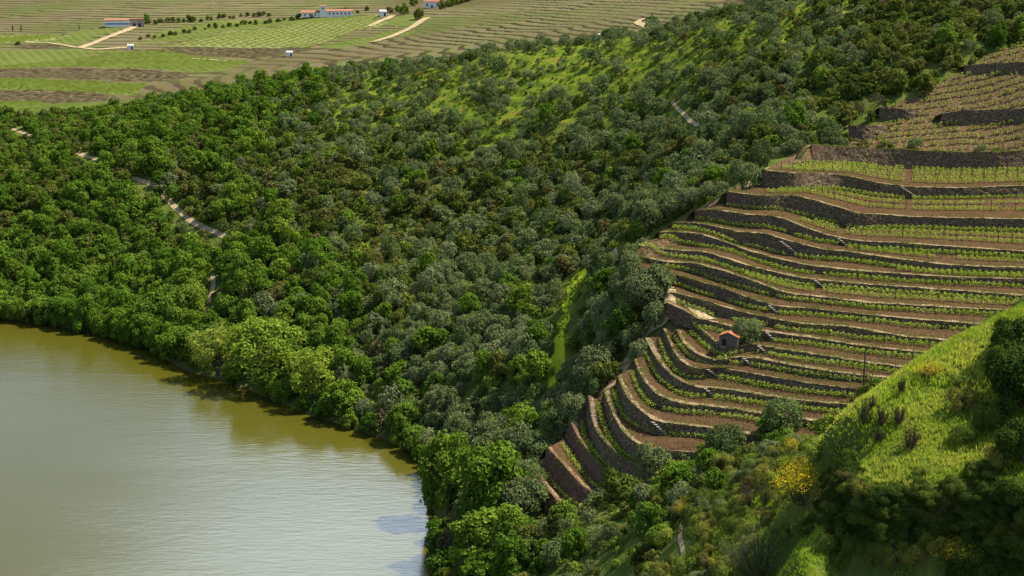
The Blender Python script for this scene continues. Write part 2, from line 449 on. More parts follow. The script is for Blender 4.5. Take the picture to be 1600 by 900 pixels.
def build_far_mat():
    m, nt, b = new_mat('far_hills_ground'); T = NT(nt)
    mid, fine = T.noise(0.03, 4), T.noise(0.5, 4)
    big = T.noise(0.011, 4)
    # terraced slopes: on every narrow bench a vine row, bare soil and a riser with its shade painted in as a dark band
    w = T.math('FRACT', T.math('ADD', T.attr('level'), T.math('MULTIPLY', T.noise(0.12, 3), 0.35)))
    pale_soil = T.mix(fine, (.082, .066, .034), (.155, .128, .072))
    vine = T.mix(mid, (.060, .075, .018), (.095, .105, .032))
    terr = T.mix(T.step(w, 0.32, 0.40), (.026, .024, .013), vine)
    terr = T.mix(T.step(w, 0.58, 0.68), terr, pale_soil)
    terr = T.mix(T.math('MULTIPLY', T.step(big, 0.46, 0.62), 0.55), terr, (.062, .085, .020))
    terr = T.mix(T.math('MULTIPLY', T.step(T.noise(0.02, 5), 0.5, 0.66), 0.4), terr, pale_soil)
    terr = T.mix(T.math('MULTIPLY', T.step(T.noise(0.0045, 4), 0.44, 0.6), 0.5), terr, (.070, .050, .026))
    rows = T.math('FRACT', T.math('ADD', T.attr('row'), T.math('MULTIPLY', fine, 0.15)))
    green = T.ramp(mid, [(0.3, (.050, .074, .014)), (0.55, (.072, .094, .020)), (0.75, (.092, .104, .030))])
    green = T.mix(T.math('MULTIPLY', T.step(rows, 0.5, 0.65), 0.4), green, (.125, .115, .045))
    pale = T.mix(T.math('MULTIPLY', T.step(rows, 0.45, 0.6), 0.6), (.095, .112, .030), (.165, .148, .075))
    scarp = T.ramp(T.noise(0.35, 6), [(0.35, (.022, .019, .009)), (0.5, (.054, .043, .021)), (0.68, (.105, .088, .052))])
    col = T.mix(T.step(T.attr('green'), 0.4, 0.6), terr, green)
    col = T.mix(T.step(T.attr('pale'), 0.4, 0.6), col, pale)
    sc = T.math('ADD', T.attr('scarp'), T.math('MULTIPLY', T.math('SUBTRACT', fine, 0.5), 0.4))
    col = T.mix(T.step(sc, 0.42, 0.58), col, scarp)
    T.l(col, b.inputs['Base Color'])
    T.bump(fine, 0.6, 0.5, b)
    return m

def flat_mat(name, col, rough=0.9, var=0.25, scale=2.0, spec=0.0):
    m, nt, b = new_mat(name); T = NT(nt)
    f = T.noise(scale, 4)
    c = T.mix(f, tuple(x * (1 - var) for x in col), tuple(min(1, x * (1 + var)) for x in col))
    T.l(c, b.inputs['Base Color'])
    b.inputs['Roughness'].default_value = rough
    b.inputs['Specular IOR Level'].default_value = spec
    return m

M_GROUND, M_SOIL, M_WALL, M_WATER, M_FAR = build_ground_mat(), build_soil_mat(), build_wall_mat(), build_water_mat(), build_far_mat()
def build_path_mat():
    m, nt, b = new_mat('dirt_path'); T = NT(nt)
    f, g = T.noise(0.9, 5), T.noise(0.45, 5)
    col = T.ramp(f, [(0.3, (.15, .11, .058)), (0.5, (.28, .215, .12)), (0.72, (.38, .30, .18))])
    a = T.attr('edge')                     # 0 in the wheel ruts, 1 on the verge, about .6 on the grassy middle
    w = T.math('ADD', a, T.math('MULTIPLY', T.math('SUBTRACT', g, 0.5), 1.6))
    col = T.mix(T.step(w, 0.62, 0.85), col, T.mix(f, (.05, .07, .014), (.12, .135, .028)))
    T.l(col, b.inputs['Base Color'])
    T.bump(f, 0.8, 0.2, b)
    return m
M_PATH = build_path_mat()
M_WOOD = flat_mat('weathered_wood', (.06, .05, .042))

# ------------------------------------------------------------------ zones of the ground (polygons on the hillside)
def in_poly(px, py, poly):
    px, py = np.asarray(px), np.asarray(py)
    inside = np.zeros(px.shape, bool)
    n = len(poly)
    for i in range(n):
        x1, y1 = poly[i]; x2, y2 = poly[(i + 1) % n]
        c = ((y1 > py) != (y2 > py)) & (px < (x2 - x1) * (py - y1) / ((y2 - y1) or 1e-9) + x1)
        inside ^= c
    return inside
Z_FIELD = [(1330,226),(1348,205),(1385,190),(1372,172),(1400,162),(1442,148),(1500,112),(1530,96),(1560,78),(1660,58),(1660,240),(1500,240)]
Z_RIDGE = [(420,175),(500,126),(600,118),(700,102),(800,84),(950,60),(1100,40),(1200,22),(1340,-20),(1310,50),(1230,75),(1150,120),(1060,150),(960,200),(850,190),(760,240),(680,215),(600,200),(520,190)]
Z_STRIP = [(912,418),(894,432),(881,462),(873,500),(865,540),(854,580),(858,606),(880,606),(885,570),(886,520),(892,480),(902,450),(918,428)]
Z_FORE = [(1640,420),(1600,470),(1550,505),(1480,532),(1420,575),(1340,622),(1280,668),(1262,700),(1230,720),(1150,770),(1080,815),(1060,860),(1080,905),(1640,905)]
VINE_POLY = [(l[1][0][0], l[1][0][1]) for l in LIPS] + [(875,800),(950,770),(1010,745),(1080,720),(1180,690),(1300,660),(1400,600),(1640,470),(1640,225)]

# ------------------------------------------------------------------ the hillside
def grid_mesh(xs, ys):
    X, Y = np.meshgrid(xs, ys)
    nx, ny = len(xs), len(ys)
    i = np.arange(nx * ny).reshape(ny, nx)
    F = np.stack([i[:-1, :-1], i[:-1, 1:], i[1:, 1:], i[1:, :-1]], -1).reshape(-1, 4)
    return X.ravel(), Y.ravel(), F

gx, gy, gf = grid_mesh(np.arange(-265, 262, 1.4), np.arange(55, 645, 1.4))
gz = base_f(np.c_[gx, gy])
gz = gz + (NZ.fbm(gx, gy, 9, 3) - .5) * 0.9 * np.clip((gz + 1) / 4, 0, 1)
# old overgrown banks on the near slope: small steps following the contours
near = np.clip((150 - gy) / 12, 0, 1) * np.clip((gx - 18) / 10, 0, 1)
qx, qy, _ = project(np.c_[gx, gy, gz])
def sstep(a, lo, hi):
    t = np.clip((a - lo) / (hi - lo), 0, 1); return t * t * (3 - 2 * t)
for edge, drop, wid in (([(1248,690),(1268,712),(1284,738),(1305,762),(1400,775),(1500,770),(1640,790)], 3.6, 9), ([(1262,735),(1290,768),(1330,790),(1400,796),(1500,794),(1640,806)], 3.0, 9), ([(1060,812),(1072,850),(1080,905)], .8, 10)):
    e = np.array(edge, float)
    wob = (NZ2.fbm(gx, gy, 2.6, 3) - .5) * 22
    t = qy + wob - np.interp(qx, e[:, 0], e[:, 1])
    side = sstep(qx, e[0, 0] + 8, e[0, 0] + 85) if e[0, 0] > 1200 else sstep(qx, e[0, 0] - 14, e[0, 0] + 40)
    gz = gz - (near > 0) * side * drop * sstep(t, 0, wid)
# gentle plough lines of old terraces on the grassy ridge
rw = np.clip((gy - 430) / 40, 0, 1) * np.clip((gx + 100) / 40, 0, 1)
l2 = gz / 2.6 + (NZ2.fbm(gx, gy, 30, 3) - .5) * 1.2
gz = gz + rw * (np.floor(l2) + np.clip((l2 - np.floor(l2) - .55) / .45, 0, 1) - l2) * 2.6 * 0.55
qx, qy, _ = project(np.c_[gx, gy, gz])
a_grass = np.where(in_poly(qx, qy, Z_RIDGE) & (gy > 330), 0.62, 0.0)
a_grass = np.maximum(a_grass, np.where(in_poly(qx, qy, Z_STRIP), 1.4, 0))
a_grass = np.maximum(a_grass, np.where((gy < 150) & (gx > 12), 0.85, 0))
a_grass = np.maximum(a_grass, 0.22)
slope_n = np.gradient(gz.reshape(-1, len(np.arange(-265, 262, 1.4))), 1.4)
steep = np.hypot(slope_n[0], slope_n[1]).ravel()
a_grass = np.where((gy < 150) & (gx > 12) & (steep > 0.95), 0.0, a_grass)
a_soil = np.where(in_poly(qx, qy, Z_FIELD) & (gy < 370), 1.2, 0.0)
a_soil = np.maximum(a_soil, np.where(in_poly(qx, qy, VINE_POLY) & (gy < 330), 0.9, 0.0))
a_soil = np.maximum(a_soil, np.clip((0.35 - gz) / 0.3, 0, 1))
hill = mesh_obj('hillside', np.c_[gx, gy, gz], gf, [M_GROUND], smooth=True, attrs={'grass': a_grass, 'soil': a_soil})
tag(hill, 'steep river hillside of scrub, grass and bare earth', kind='structure')
HILL_BVH = BVHTree.FromPolygons([Vector(v) for v in np.c_[gx, gy, gz]], gf.tolist())
def hill_z(x, y):
    h = HILL_BVH.ray_cast(Vector((x, y, 500)), Vector((0, 0, -1)))
    return h[0].z if h[0] is not None else 0.0
def on_hill(px, py):
    rx, rz = ray(px, py)
    h = HILL_BVH.ray_cast(Vector((0, 0, CAM_H)), Vector((rx, 1, rz)).normalized())
    return h[0]

# ------------------------------------------------------------------ the river
wx, wy, wf = grid_mesh(np.linspace(-700, 200, 60), np.linspace(-300, 640, 60))
river = mesh_obj('river', np.c_[wx, wy, np.zeros_like(wx)], wf, [M_WATER], smooth=True)
tag(river, 'wide olive brown river with faint ripples', kind='structure')

# ------------------------------------------------------------------ the hills beyond the ridge
FAR_CTRL = [(0,190,612),(100,160,655),(250,150,660),(400,135,640),(0,140,690),(100,130,715),(250,125,735),(0,100,790),(100,100,800),(300,100,800),(450,105,730),(600,85,770),
 (100,72,875),(300,72,880),(500,72,880),(700,55,850),(190,42,960),(400,40,985),(600,35,960),(520,22,1020),(680,10,1060),(300,12,1060),(120,20,1080),(0,60,960),(0,20,1120),(0,0,1190),(200,0,1150),(400,0,1150),(600,0,1150),
 (800,60,760),(900,50,720),(900,20,840),(800,20,930),(900,0,960),(1050,35,650),(1050,10,760),(1050,-10,860),(1200,12,600),(1200,-10,680)]
fc = [pt(a, b, c) for a, b, c in FAR_CTRL]
fc += [np.array(w, float) for w in ((-600,600,40),(-600,900,90),(-400,1500,210),(0,1500,230),(300,1400,230),(600,1200,230),(700,700,170),(600,560,120),(200,560,55),(0,560,44),(-250,560,24),(-600,1700,260),(0,1900,330),(700,1900,330),(350,620,86),(120,520,45))]
fc = np.array(fc)
far_f = tps_fit(fc[:, :2], fc[:, 2], 20.0)
yy = np.r_[np.arange(560, 900, 1.1), np.arange(900, 1250, 2.2), np.arange(1250, 1900, 12)]
fx, fy, ff = grid_mesh(np.arange(-620, 720, 3.0), yy)
fz = far_f(np.c_[fx, fy])
fz += (NZ.fbm(fx, fy, 60, 3) - .5) * 5 * np.clip((fy - 600) / 200, 0, 1)
px_, py_, _ = project(np.c_[fx, fy, fz])
px_ = px_ + (NZ.fbm(fx, fy, 22, 3) - .5) * 46; py_ = py_ + (NZ2.fbm(fx, fy, 30, 3) - .5) * 9
G1 = [(-40,108),(0,104),(110,92),(200,80),(255,76),(300,86),(340,92),(395,95),(372,104),(320,113),(230,107),(120,105)]
G2 = [(-40,122),(60,123),(150,127),(235,132),(210,147),(100,144),(-40,137)]
G3 = [(-40,158),(60,158),(95,165),(60,176),(-40,173)]
G4 = [(60,66),(120,50),(170,40),(200,42),(160,60),(110,70)]
G5 = [(205,72),(250,50),(330,36),(400,29),(470,26),(560,26),(480,36),(400,44),(300,58),(230,66)]
G6 = [(-40,104),(0,80),(60,78),(180,77),(110,92),(0,103)]
G7 = [(490,75),(560,60),(620,48),(650,45),(620,55),(570,70),(510,78)]
G8 = [(585,38),(615,26),(665,22),(660,32),(620,42)]
PALE = [(235,72),(330,56),(420,44),(520,30),(600,22),(590,40),(560,50),(480,75),(420,74),(320,72)]
PALE2 = [(-40,70),(-40,52),(60,55),(110,56),(80,62),(20,66)]
SC1 = [(-40,107),(60,108),(200,107),(290,112),(300,122),(250,131),(180,125),(80,121),(-40,120)]
SC2 = [(-40,138),(60,141),(180,147),(170,155),(90,160),(-40,154)]
SC3 = [(220,76),(320,73),(420,74),(490,79),(440,88),(380,92),(320,88),(290,82)]
SC4 = [(20,67),(80,68),(130,73),(60,76),(25,75)]
SC5 = [(1105,2),(1200,-2),(1250,-4),(1250,2),(1108,8)]
SC6 = [(-40,174),(40,176),(70,184),(30,196),(-40,196)]
lev_f = fz / 1.7
green = np.zeros(len(fx)); pale = np.zeros(len(fx)); scarp = np.zeros(len(fx))
vis = fy < 1250
for p in (G1, G2, G3, G4, G5, G6, G7, G8): green[in_poly(px_, py_, p) & vis] = 1
for p in (PALE, PALE2): pale[in_poly(px_, py_, p) & vis] = 1
for p in (SC1, SC2, SC3, SC4, SC5, SC6): scarp[in_poly(px_, py_, p) & vis] = 1
flat = np.maximum(green, np.maximum(pale, scarp))
lf = fz / 1.35 + (NZ.fbm(fx, fy, 45, 3) - .5) * 1.0
fz = fz + (1 - flat) * np.clip((1250 - fy) / 100, 0, 1) * (np.floor(lf) + np.clip((lf - np.floor(lf) - .5) / .35, 0, 1) - lf) * 1.35 * 0.45
rowv = (fx * 0.93 + fy * 0.37 * 1.2) / 5.5
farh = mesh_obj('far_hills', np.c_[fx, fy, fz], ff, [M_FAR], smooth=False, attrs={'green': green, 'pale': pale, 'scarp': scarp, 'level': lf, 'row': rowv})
tag(farh, 'distant hills of terraced vineyard and green fields', kind='structure')
FAR_BVH = BVHTree.FromPolygons([Vector(v) for v in np.c_[fx, fy, fz]], ff.tolist())
def on_far(px, py):
    rx, rz = ray(px, py)
    h = FAR_BVH.ray_cast(Vector((0, 0, CAM_H)), Vector((rx, 1, rz)).normalized())
    return h[0]
def far_z(x, y):
    h = FAR_BVH.ray_cast(Vector((x, y, 900)), Vector((0, 0, -1)))
    return h[0].z if h[0] is not None else 0.0
# ------------------------------------------------------------------ vineyard terraces
def side_normals(P):
    t = np.gradient(P[:, :2], axis=0)
    t /= np.linalg.norm(t, axis=1, keepdims=True) + 1e-9
    n = np.stack([t[:, 1], -t[:, 0]], -1)                    # downhill side of a line traced from left to right
    n = np.stack([np.convolve(np.pad(n[:, i], 4, mode='edge'), np.ones(9) / 9, 'valid') for i in (0, 1)], -1)
    return n / (np.linalg.norm(n, axis=1, keepdims=True) + 1e-9)

EARTHY = {'U': .75, 'V': .9, 'W': .9, 'F': .45, 'G': .35, 'X': .6}
BENCHES = {}
def bench_mesh(name, outer, inner, lipw=1.5, grass=None):
    """a strip of ground from the wall top (outer) to the foot of the wall above (inner)"""
    n = max(30, int(np.linalg.norm(np.diff(outer, axis=0), axis=1).sum() / 0.7))
    O, I = resample(outer, n), resample(inner, n)
    m = 11
    v = np.linspace(0, 1, m)
    P = O[:, None] * (1 - v)[None, :, None] + I[:, None] * v[None, :, None]
    P[..., 2] += (NZ.fbm(P[..., 0], P[..., 1], 1.6, 3) - .5) * 0.22
    P[:, -1, 2] -= 0.3; P[:, -1, :2] += (I - O)[:, :2] / (np.linalg.norm(I - O, axis=1)[:, None] + 1e-9) * 0.3
    w = np.linalg.norm(I - O, axis=1)[:, None] * v[None]
    lip = np.clip(1.25 - w / lipw, 0, 1)
    gr = 0.14 + 0.22 * np.exp(-((w - 0.9) / .7) ** 2) + 0.12 * np.exp(-((w.max(1, keepdims=True) - w - 1.2) / .6) ** 2)
    # skirts that carry the ends of the terrace down into the slope
    def skirt(row, nxt, d=4.0):
        t = row - nxt; t[:, 2] = 0; t /= np.linalg.norm(t, axis=1, keepdims=True) + 1e-9
        q = row + t * 2.6; q[:, 2] -= d * 0.75
        r = row + t * 1.0; r[:, 2] -= d * 0.15
        return r, q
    r1, q1 = skirt(P[0], P[1]); r2, q2 = skirt(P[-1], P[-2])
    P = np.concatenate([q1[None], r1[None], P, r2[None], q2[None]])
    lip = np.concatenate([lip[:1] * 0 + .2, lip[:1] * 0 + .45, lip, lip[:1] * 0, lip[:1] * 0])
    gr = np.concatenate([gr[:1] + .45, gr[:1] + .2, gr, gr[:1], gr[:1]])
    N = len(P)
    idx = np.arange(N * m).reshape(N, m)
    F = np.stack([idx[:-1, :-1], idx[1:, :-1], idx[1:, 1:], idx[:-1, 1:]], -1).reshape(-1, 4)
    o = mesh_obj(name, P.reshape(-1, 3), F, [M_SOIL], smooth=True, attrs={'lip': lip.ravel(), 'grass': gr.ravel()})
    return o, O, I

def wall_mesh(name, lip, foot, earth, mat=None):
    n = max(20, int(np.linalg.norm(np.diff(lip, axis=0), axis=1).sum() / 0.45))
    L, Fo = resample(lip, n), resample(foot, n)
    Fo[:, 2] -= 0.35
    nn = side_normals(L)
    h = (L[:, 2] - Fo[:, 2])[:, None]
    batter = 0.12 + 0.30 * earth
    rows_ = []
    jit = (NZ2.fbm(L[:, 0], L[:, 1], 0.9, 2) - .5)
    top = L.copy(); top[:, 2] += 0.06 + jit * 0.25
    b1 = top.copy(); b1[:, :2] -= nn * 0.55; b1[:, 2] -= 0.10
    b2 = b1.copy(); b2[:, 2] -= 0.5
    rows_ += [b2, b1, top]
    M = 6
    for i in range(1, M + 1):
        f = i / M
        p = L * (1 - f) + Fo * f
        p[:, :2] += nn * (h * batter * f + (NZ.fbm(p[:, 0] * 1.3 + p[:, 2] * 3.1, p[:, 1] * 1.3 + p[:, 2] * 2.3, 1.1, 2)[:, None] - .5) * (0.16 + 0.5 * earth))
        rows_.append(p)
    P = np.stack(rows_, 1)
    m = P.shape[1]
    # closed end faces
    idx = np.arange(n * m).reshape(n, m)
    F = np.stack([idx[:-1, :-1], idx[:-1, 1:], idx[1:, 1:], idx[1:, :-1]], -1).reshape(-1, 4)
    e0 = idx[0][None, ::-1]; e1 = idx[-1][None, :]
    ends = [e0, e1]
    s = np.linspace(0, 1, n)
    e = np.clip(earth + 0.5 * np.clip(1 - s / 0.12, 0, 1), 0, 1)
    return mesh_obj(name, P.reshape(-1, 3), [F] + ends, [mat or M_WALL], smooth=False, attrs={'earth': np.repeat(e, m)})

WALL_LABEL = {
 'A': 'highest long dark schist retaining wall, just under the sloping vine field',
 'B': 'dark schist wall below the bright green bench planted with several vine rows',
 'C': 'tall schist wall below the widest green bench, its left end beside dark olives',
 'D': 'high schist wall that dips in a long curve, right below the third widest vine bench',
}
ORD = ['first','second','third','fourth','fifth','sixth','seventh','eighth','ninth','tenth','eleventh','twelfth','thirteenth','fourteenth','fifteenth','sixteenth','seventeenth','eighteenth','nineteenth','twentieth','twenty-first','twenty-second']
bench_rows = []
for k, L in enumerate(LIPS):
    nm = L[0]
    lip, foot = LIP3[k], FOOT3[k]
    if k == 0:
        nn = side_normals(lip)
        inner = lip.copy(); inner[:, :2] -= nn * 2.2
        inner[:, 2] = np.maximum(base_f(inner[:, :2]) + 0.15, lip[:, 2] - 0.2)
    else:
        inner = FOOT3[k - 1].copy()
    o, O, I = bench_mesh('terrace_ground', lip, inner, lipw=1.5)
    tag(o, kind='structure')
    BENCHES[nm] = (O, I)
    e = EARTHY.get(nm, 0.12)
    w = wall_mesh('earth_bank' if nm in 'UVW' else 'dry_stone_wall', lip, foot, e)
    if nm in 'UVW':
        lab = {'U': 'brown earth bank under the longest left vine strip, above two lower strips', 'V': 'broad bare brown earth bank between the two lowest vine strips', 'W': 'lowest brown earth bank at the foot of the terraces by the grey olives'}[nm]
        tag(w, lab, 'earth bank', 'bare earth banks of the lowest terraces', 'thing')
    else:
        lab = WALL_LABEL.get(nm) or 'dry schist terrace wall, %s from the top of the stepped vineyard' % ORD[k]
        tag(w, lab, 'terrace wall', 'dry stone terrace walls of the vineyard', 'thing')
# ------------------------------------------------------------------ foliage
def leaf_mat(name, stops, trans=0.25, var=0.35, rough=0.6):
    m = bpy.data.materials.new(name); m.use_nodes = True
    nt = m.node_tree; T = NT(nt)
    for n in list(nt.nodes):
        if n.type == 'BSDF_PRINCIPLED': nt.nodes.remove(n)
    out = [n for n in nt.nodes if n.type == 'OUTPUT_MATERIAL'][0]
    oi = T.n('ShaderNodeObjectInfo')
    r = T.math('FRACT', T.math('ADD', oi.outputs['Random'], T.attr('rand')))
    base = T.ramp(r, stops)
    k = T.math('ADD', T.math('MULTIPLY', T.math('SUBTRACT', T.attr('tone'), 0.5), 2 * var), 1.0)
    mul = T.n('ShaderNodeVectorMath', operation='SCALE')
    T.l(base, mul.inputs[0]); T.l(k, mul.inputs['Scale'])
    d = T.n('ShaderNodeBsdfDiffuse'); T.l(mul.outputs[0], d.inputs['Color'])
    t = T.n('ShaderNodeBsdfTranslucent'); T.l(mul.outputs[0], t.inputs['Color'])
    mx = T.n('ShaderNodeMixShader'); mx.inputs[0].default_value = trans
    T.l(d.outputs[0], mx.inputs[1]); T.l(t.outputs[0], mx.inputs[2])
    T.l(mx.outputs[0], out.inputs['Surface'])
    return m

M_LEAF = {
 'olive': leaf_mat('olive_leaves', [(0, (.088, .128, .038)), (.4, (.128, .160, .058)), (.75, (.168, .194, .082)), (1, (.112, .158, .042))], .26, .32),
 'evergreen': leaf_mat('evergreen_leaves', [(0, (.052, .072, .013)), (.35, (.090, .115, .018)), (.65, (.120, .138, .026)), (.90, (.118, .108, .032)), (1, (.090, .140, .022))], .28, .45),
 'broadleaf': leaf_mat('broad_leaves', [(0, (.062, .120, .012)), (.4, (.092, .165, .016)), (.75, (.140, .205, .022)), (1, (.075, .140, .018))], .36, .35),
 'willow': leaf_mat('willow_leaves', [(0, (.17, .24, .026)), (.6, (.215, .28, .034)), (1, (.25, .27, .05))], .3, .3),
 'shrub': leaf_mat('shrub_leaves', [(0, (.075, .105, .020)), (.35, (.13, .18, .024)), (.6, (.18, .22, .028)), (.86, (.165, .165, .035)), (1, (.20, .19, .035))], .22, .35),
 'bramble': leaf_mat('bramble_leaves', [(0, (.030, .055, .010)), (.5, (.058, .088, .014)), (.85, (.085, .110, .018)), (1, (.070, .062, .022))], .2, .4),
 'dry': leaf_mat('dry_twigs', [(0, (.13, .105, .05)), (.6, (.17, .135, .06)), (1, (.125, .085, .05))], .15, .35),
 'broom': leaf_mat('broom_flowers', [(0, (.50, .36, .012)), (1, (.55, .42, .02))], .2, .4),
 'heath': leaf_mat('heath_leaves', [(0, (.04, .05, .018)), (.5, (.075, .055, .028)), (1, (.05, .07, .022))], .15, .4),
 'grass': leaf_mat('grass_blades', [(0, (.21, .30, .022)), (.5, (.29, .37, .03)), (.8, (.36, .37, .05)), (1, (.22, .32, .025))], .45, .35),
 'vine': leaf_mat('vine_leaves', [(0, (.22, .30, .028)), (.5, (.30, .37, .045)), (1, (.36, .38, .09))], .35, .35),
}
M_BARK = flat_mat('bark', (.075, .06, .045), var=.4, scale=3.0)

def leaf_quads(P, D, size, rg, wild=0.6, aspect=0.6):
    """flat leaves at points P, facing roughly D"""
    n = len(P)
    N = D + rg.normal(size=(n, 3)) * wild
    N /= np.linalg.norm(N, axis=1, keepdims=True) + 1e-9
    R = rg.normal(size=(n, 3))
    U = np.cross(N, R); U /= np.linalg.norm(U, axis=1, keepdims=True) + 1e-9
    V = np.cross(N, U)
    s = (size * rg.uniform(.65, 1.35, n))[:, None] * 0.5
    U, V = U * s, V * s * aspect
    bend = N * s * 0.35
    Q = np.stack([P - U, P - V + bend, P + U, P + V + bend], 1)
    return Q.reshape(-1, 3), np.arange(n * 4).reshape(n, 4)

KIND = {  # radius, height, crown bottom, lobes, lobe size, leaf size, wild, aspect
 'olive': (2.5, 4.5, .35, 15, .40, .44, .42, .55),
 'evergreen': (2.2, 3.7, .0, 15, .38, .44, .40, .75),
 'broadleaf': (2.8, 5.8, .0, 22, .34, .50, .40, .8),
 'willow': (3.4, 7.5, .0, 30, .30, .44, .5, .5),
 'shrub': (1.2, 1.6, .0, 8, .46, .30, .5, .65),
 'bramble': (2.2, 3.0, .0, 16, .38, .42, .45, .8),
 'dry': (1.6, 2.6, .0, 9, .42, .26, 1.0, .3),
}
def crown(kind, n, seed, leaf_mul=1.0):
    R, H, B, nl, ls, lf, wild, asp = KIND[kind]
    rg = np.random.default_rng(seed)
    hz = (H - B) / 2 * rg.uniform(.82, 1.2); cz = B + hz
    ax = rg.uniform(.8, 1.25); sk = rg.normal() * .18 * R
    C, rad = [], []
    for i in range(nl):
        th = i * 2.4 + rg.uniform(-.5, .5)
        u = -0.75 + 1.7 * ((i + rg.uniform(0, 1)) / nl)              # from skirt to top
        u = min(u, .9)
        rr = math.sqrt(max(0, 1 - max(u, -.25) ** 2)) * rg.uniform(.50, .74)
        r = R * ls * rg.choice([.55, .8, 1.0, 1.25, 1.5], p=[.2, .25, .25, .2, .1])
        rr *= rg.uniform(.7, 1.35)
        C.append([rr * R * math.cos(th) * ax, rr * R * math.sin(th) / ax + sk * u, max(cz + u * (hz - r * .5), r * .5)])
        rad.append(r)
    C, rad = np.array(C), np.array(rad)
    pick = rg.choice(nl, n, p=rad ** 2 / (rad ** 2).sum())
    D = rg.normal(size=(n, 3)); D[:, 2] += .35
    out = C[pick] - np.array([0, 0, cz * .6]); out /= np.linalg.norm(out, axis=1, keepdims=True) + 1e-9
    D = D / np.linalg.norm(D, axis=1, keepdims=True) + out * .45
    D /= np.linalg.norm(D, axis=1, keepdims=True)
    P = C[pick] + D * (rad[pick] * np.where(rg.random(n) < .10, rg.uniform(1.0, 1.38, n), rg.uniform(.72, 1.06, n)))[:, None]
    P[:, 2] = np.maximum(P[:, 2], 0.05)
    lobe_tone = rg.uniform(.25, .75, nl)
    tone = np.clip(lobe_tone[pick] + rg.normal(size=n) * .14, 0, 1)
    V, F = leaf_quads(P, D, lf * leaf_mul, rg, wild, asp)
    return V, F, tone

def tube(pts, rad, seg=6):
    pts = np.asarray(pts, float); n = len(pts)
    V, F = [], []
    for i in range(n):
        d = pts[min(i + 1, n - 1)] - pts[max(i - 1, 0)]; d /= np.linalg.norm(d) + 1e-9
        a = np.cross(d, [0.3, 1, .1]); a /= np.linalg.norm(a) + 1e-9; b = np.cross(d, a)
        for k in range(seg):
            t = 2 * math.pi * k / seg
            V.append(pts[i] + (a * math.cos(t) + b * math.sin(t)) * rad[i])
    for i in range(n - 1):
        for k in range(seg):
            F.append([i * seg + k, i * seg + (k + 1) % seg, (i + 1) * seg + (k + 1) % seg, (i + 1) * seg + k])
    return np.array(V), np.array(F)

def trunk_geo(kind, seed):
    R, H, B = KIND[kind][:3]
    rg = np.random.default_rng(seed + 500)
    r = 0.085 * R + .05
    fork = max(.5, B + .35)
    p = [[0, 0, -.8], [0.03, 0, .1], [rg.normal() * .08, rg.normal() * .08, fork]]
    Vs, Fs, off = [], [], 0
    V, F = tube(p, [r * 1.3, r, r * .8]); Vs.append(V); Fs.append(F); off += len(V)
    for i in range(5):
        th = 2 * math.pi * i / 5 + rg.uniform(-.4, .4)
        e = np.array([math.cos(th) * R * .55, math.sin(th) * R * .55, H * rg.uniform(.55, .8)])
        mid = np.array(p[-1]) * .5 + e * .5 + np.array([0, 0, .15])
        V, F = tube([p[-1], mid, e], [r * .6, r * .38, r * .12], 5)
        Vs.append(V); Fs.append(F + off); off += len(V)
    return np.concatenate(Vs), np.concatenate(Fs)

def crown_mesh(kind, n, seed, mat, leaf_mul=1.0):
    V, F, tone = crown(kind, n, seed, leaf_mul)
    me = bpy.data.meshes.new(kind + '_crown')
    make_mesh(me, V, F, face_attrs={'tone': tone}); me.materials.append(mat)
    return me
def trunk_mesh(kind, seed):
    V, F = trunk_geo(kind, seed)
    me = bpy.data.meshes.new(kind + '_trunk'); make_mesh(me, V, F, smooth=True); me.materials.append(M_BARK)
    return me
def whole_mesh(kind, n, seed, mat):
    """crown and trunk in one mesh for trees too small to show the trunk"""
    V, F, tone = crown(kind, n, seed, 1.1)
    V2, F2 = trunk_geo(kind, seed)
    me = bpy.data.meshes.new(kind + '_plant')
    make_mesh(me, np.r_[V, V2], np.r_[F, F2 + len(V)], face_attrs={'tone': np.r_[tone, np.full(len(F2), .5)]}, mat_idx=np.r_[np.zeros(len(F)), np.ones(len(F2))])
    me.materials.append(mat); me.materials.append(M_BARK)
    return me

PROTO = {}
for kk, (n_hi, n_mid, n_lo) in {'olive': (2600, 1200, 480), 'evergreen': (2400, 1100, 480), 'broadleaf': (3400, 1500, 560), 'willow': (5200, 2400, 500), 'shrub': (900, 520, 220), 'bramble': (2400, 900, 300), 'dry': (900, 500, 170)}.items():
    PROTO[kk] = {
        'crown': [crown_mesh(kk, n_hi, 100 + s, M_LEAF[kk], .85) for s in range(5)],
        'near': [crown_mesh(kk, n_hi * 4, 100 + s, M_LEAF[kk], .42) for s in range(5)] if kk in ('evergreen', 'shrub', 'olive', 'bramble') else None,
        'trunk': [trunk_mesh(kk, 100 + s) for s in range(5)],
        'whole': [whole_mesh(kk, n_mid, 200 + s, M_LEAF[kk]) for s in range(9)],
        'low': [crown(kk, n_lo, 300 + s, 1.5) for s in range(9)],
    }
NAME = {'olive': 'olive_tree', 'evergreen': 'evergreen_tree', 'broadleaf': 'broadleaf_tree', 'willow': 'willow_tree', 'shrub': 'shrub', 'dry': 'dry_bush', 'bramble': 'bramble'}
CAT = {'olive': 'olive tree', 'evergreen': 'tree', 'broadleaf': 'tree', 'willow': 'tree', 'shrub': 'shrub', 'dry': 'bush', 'bramble': 'bramble'}

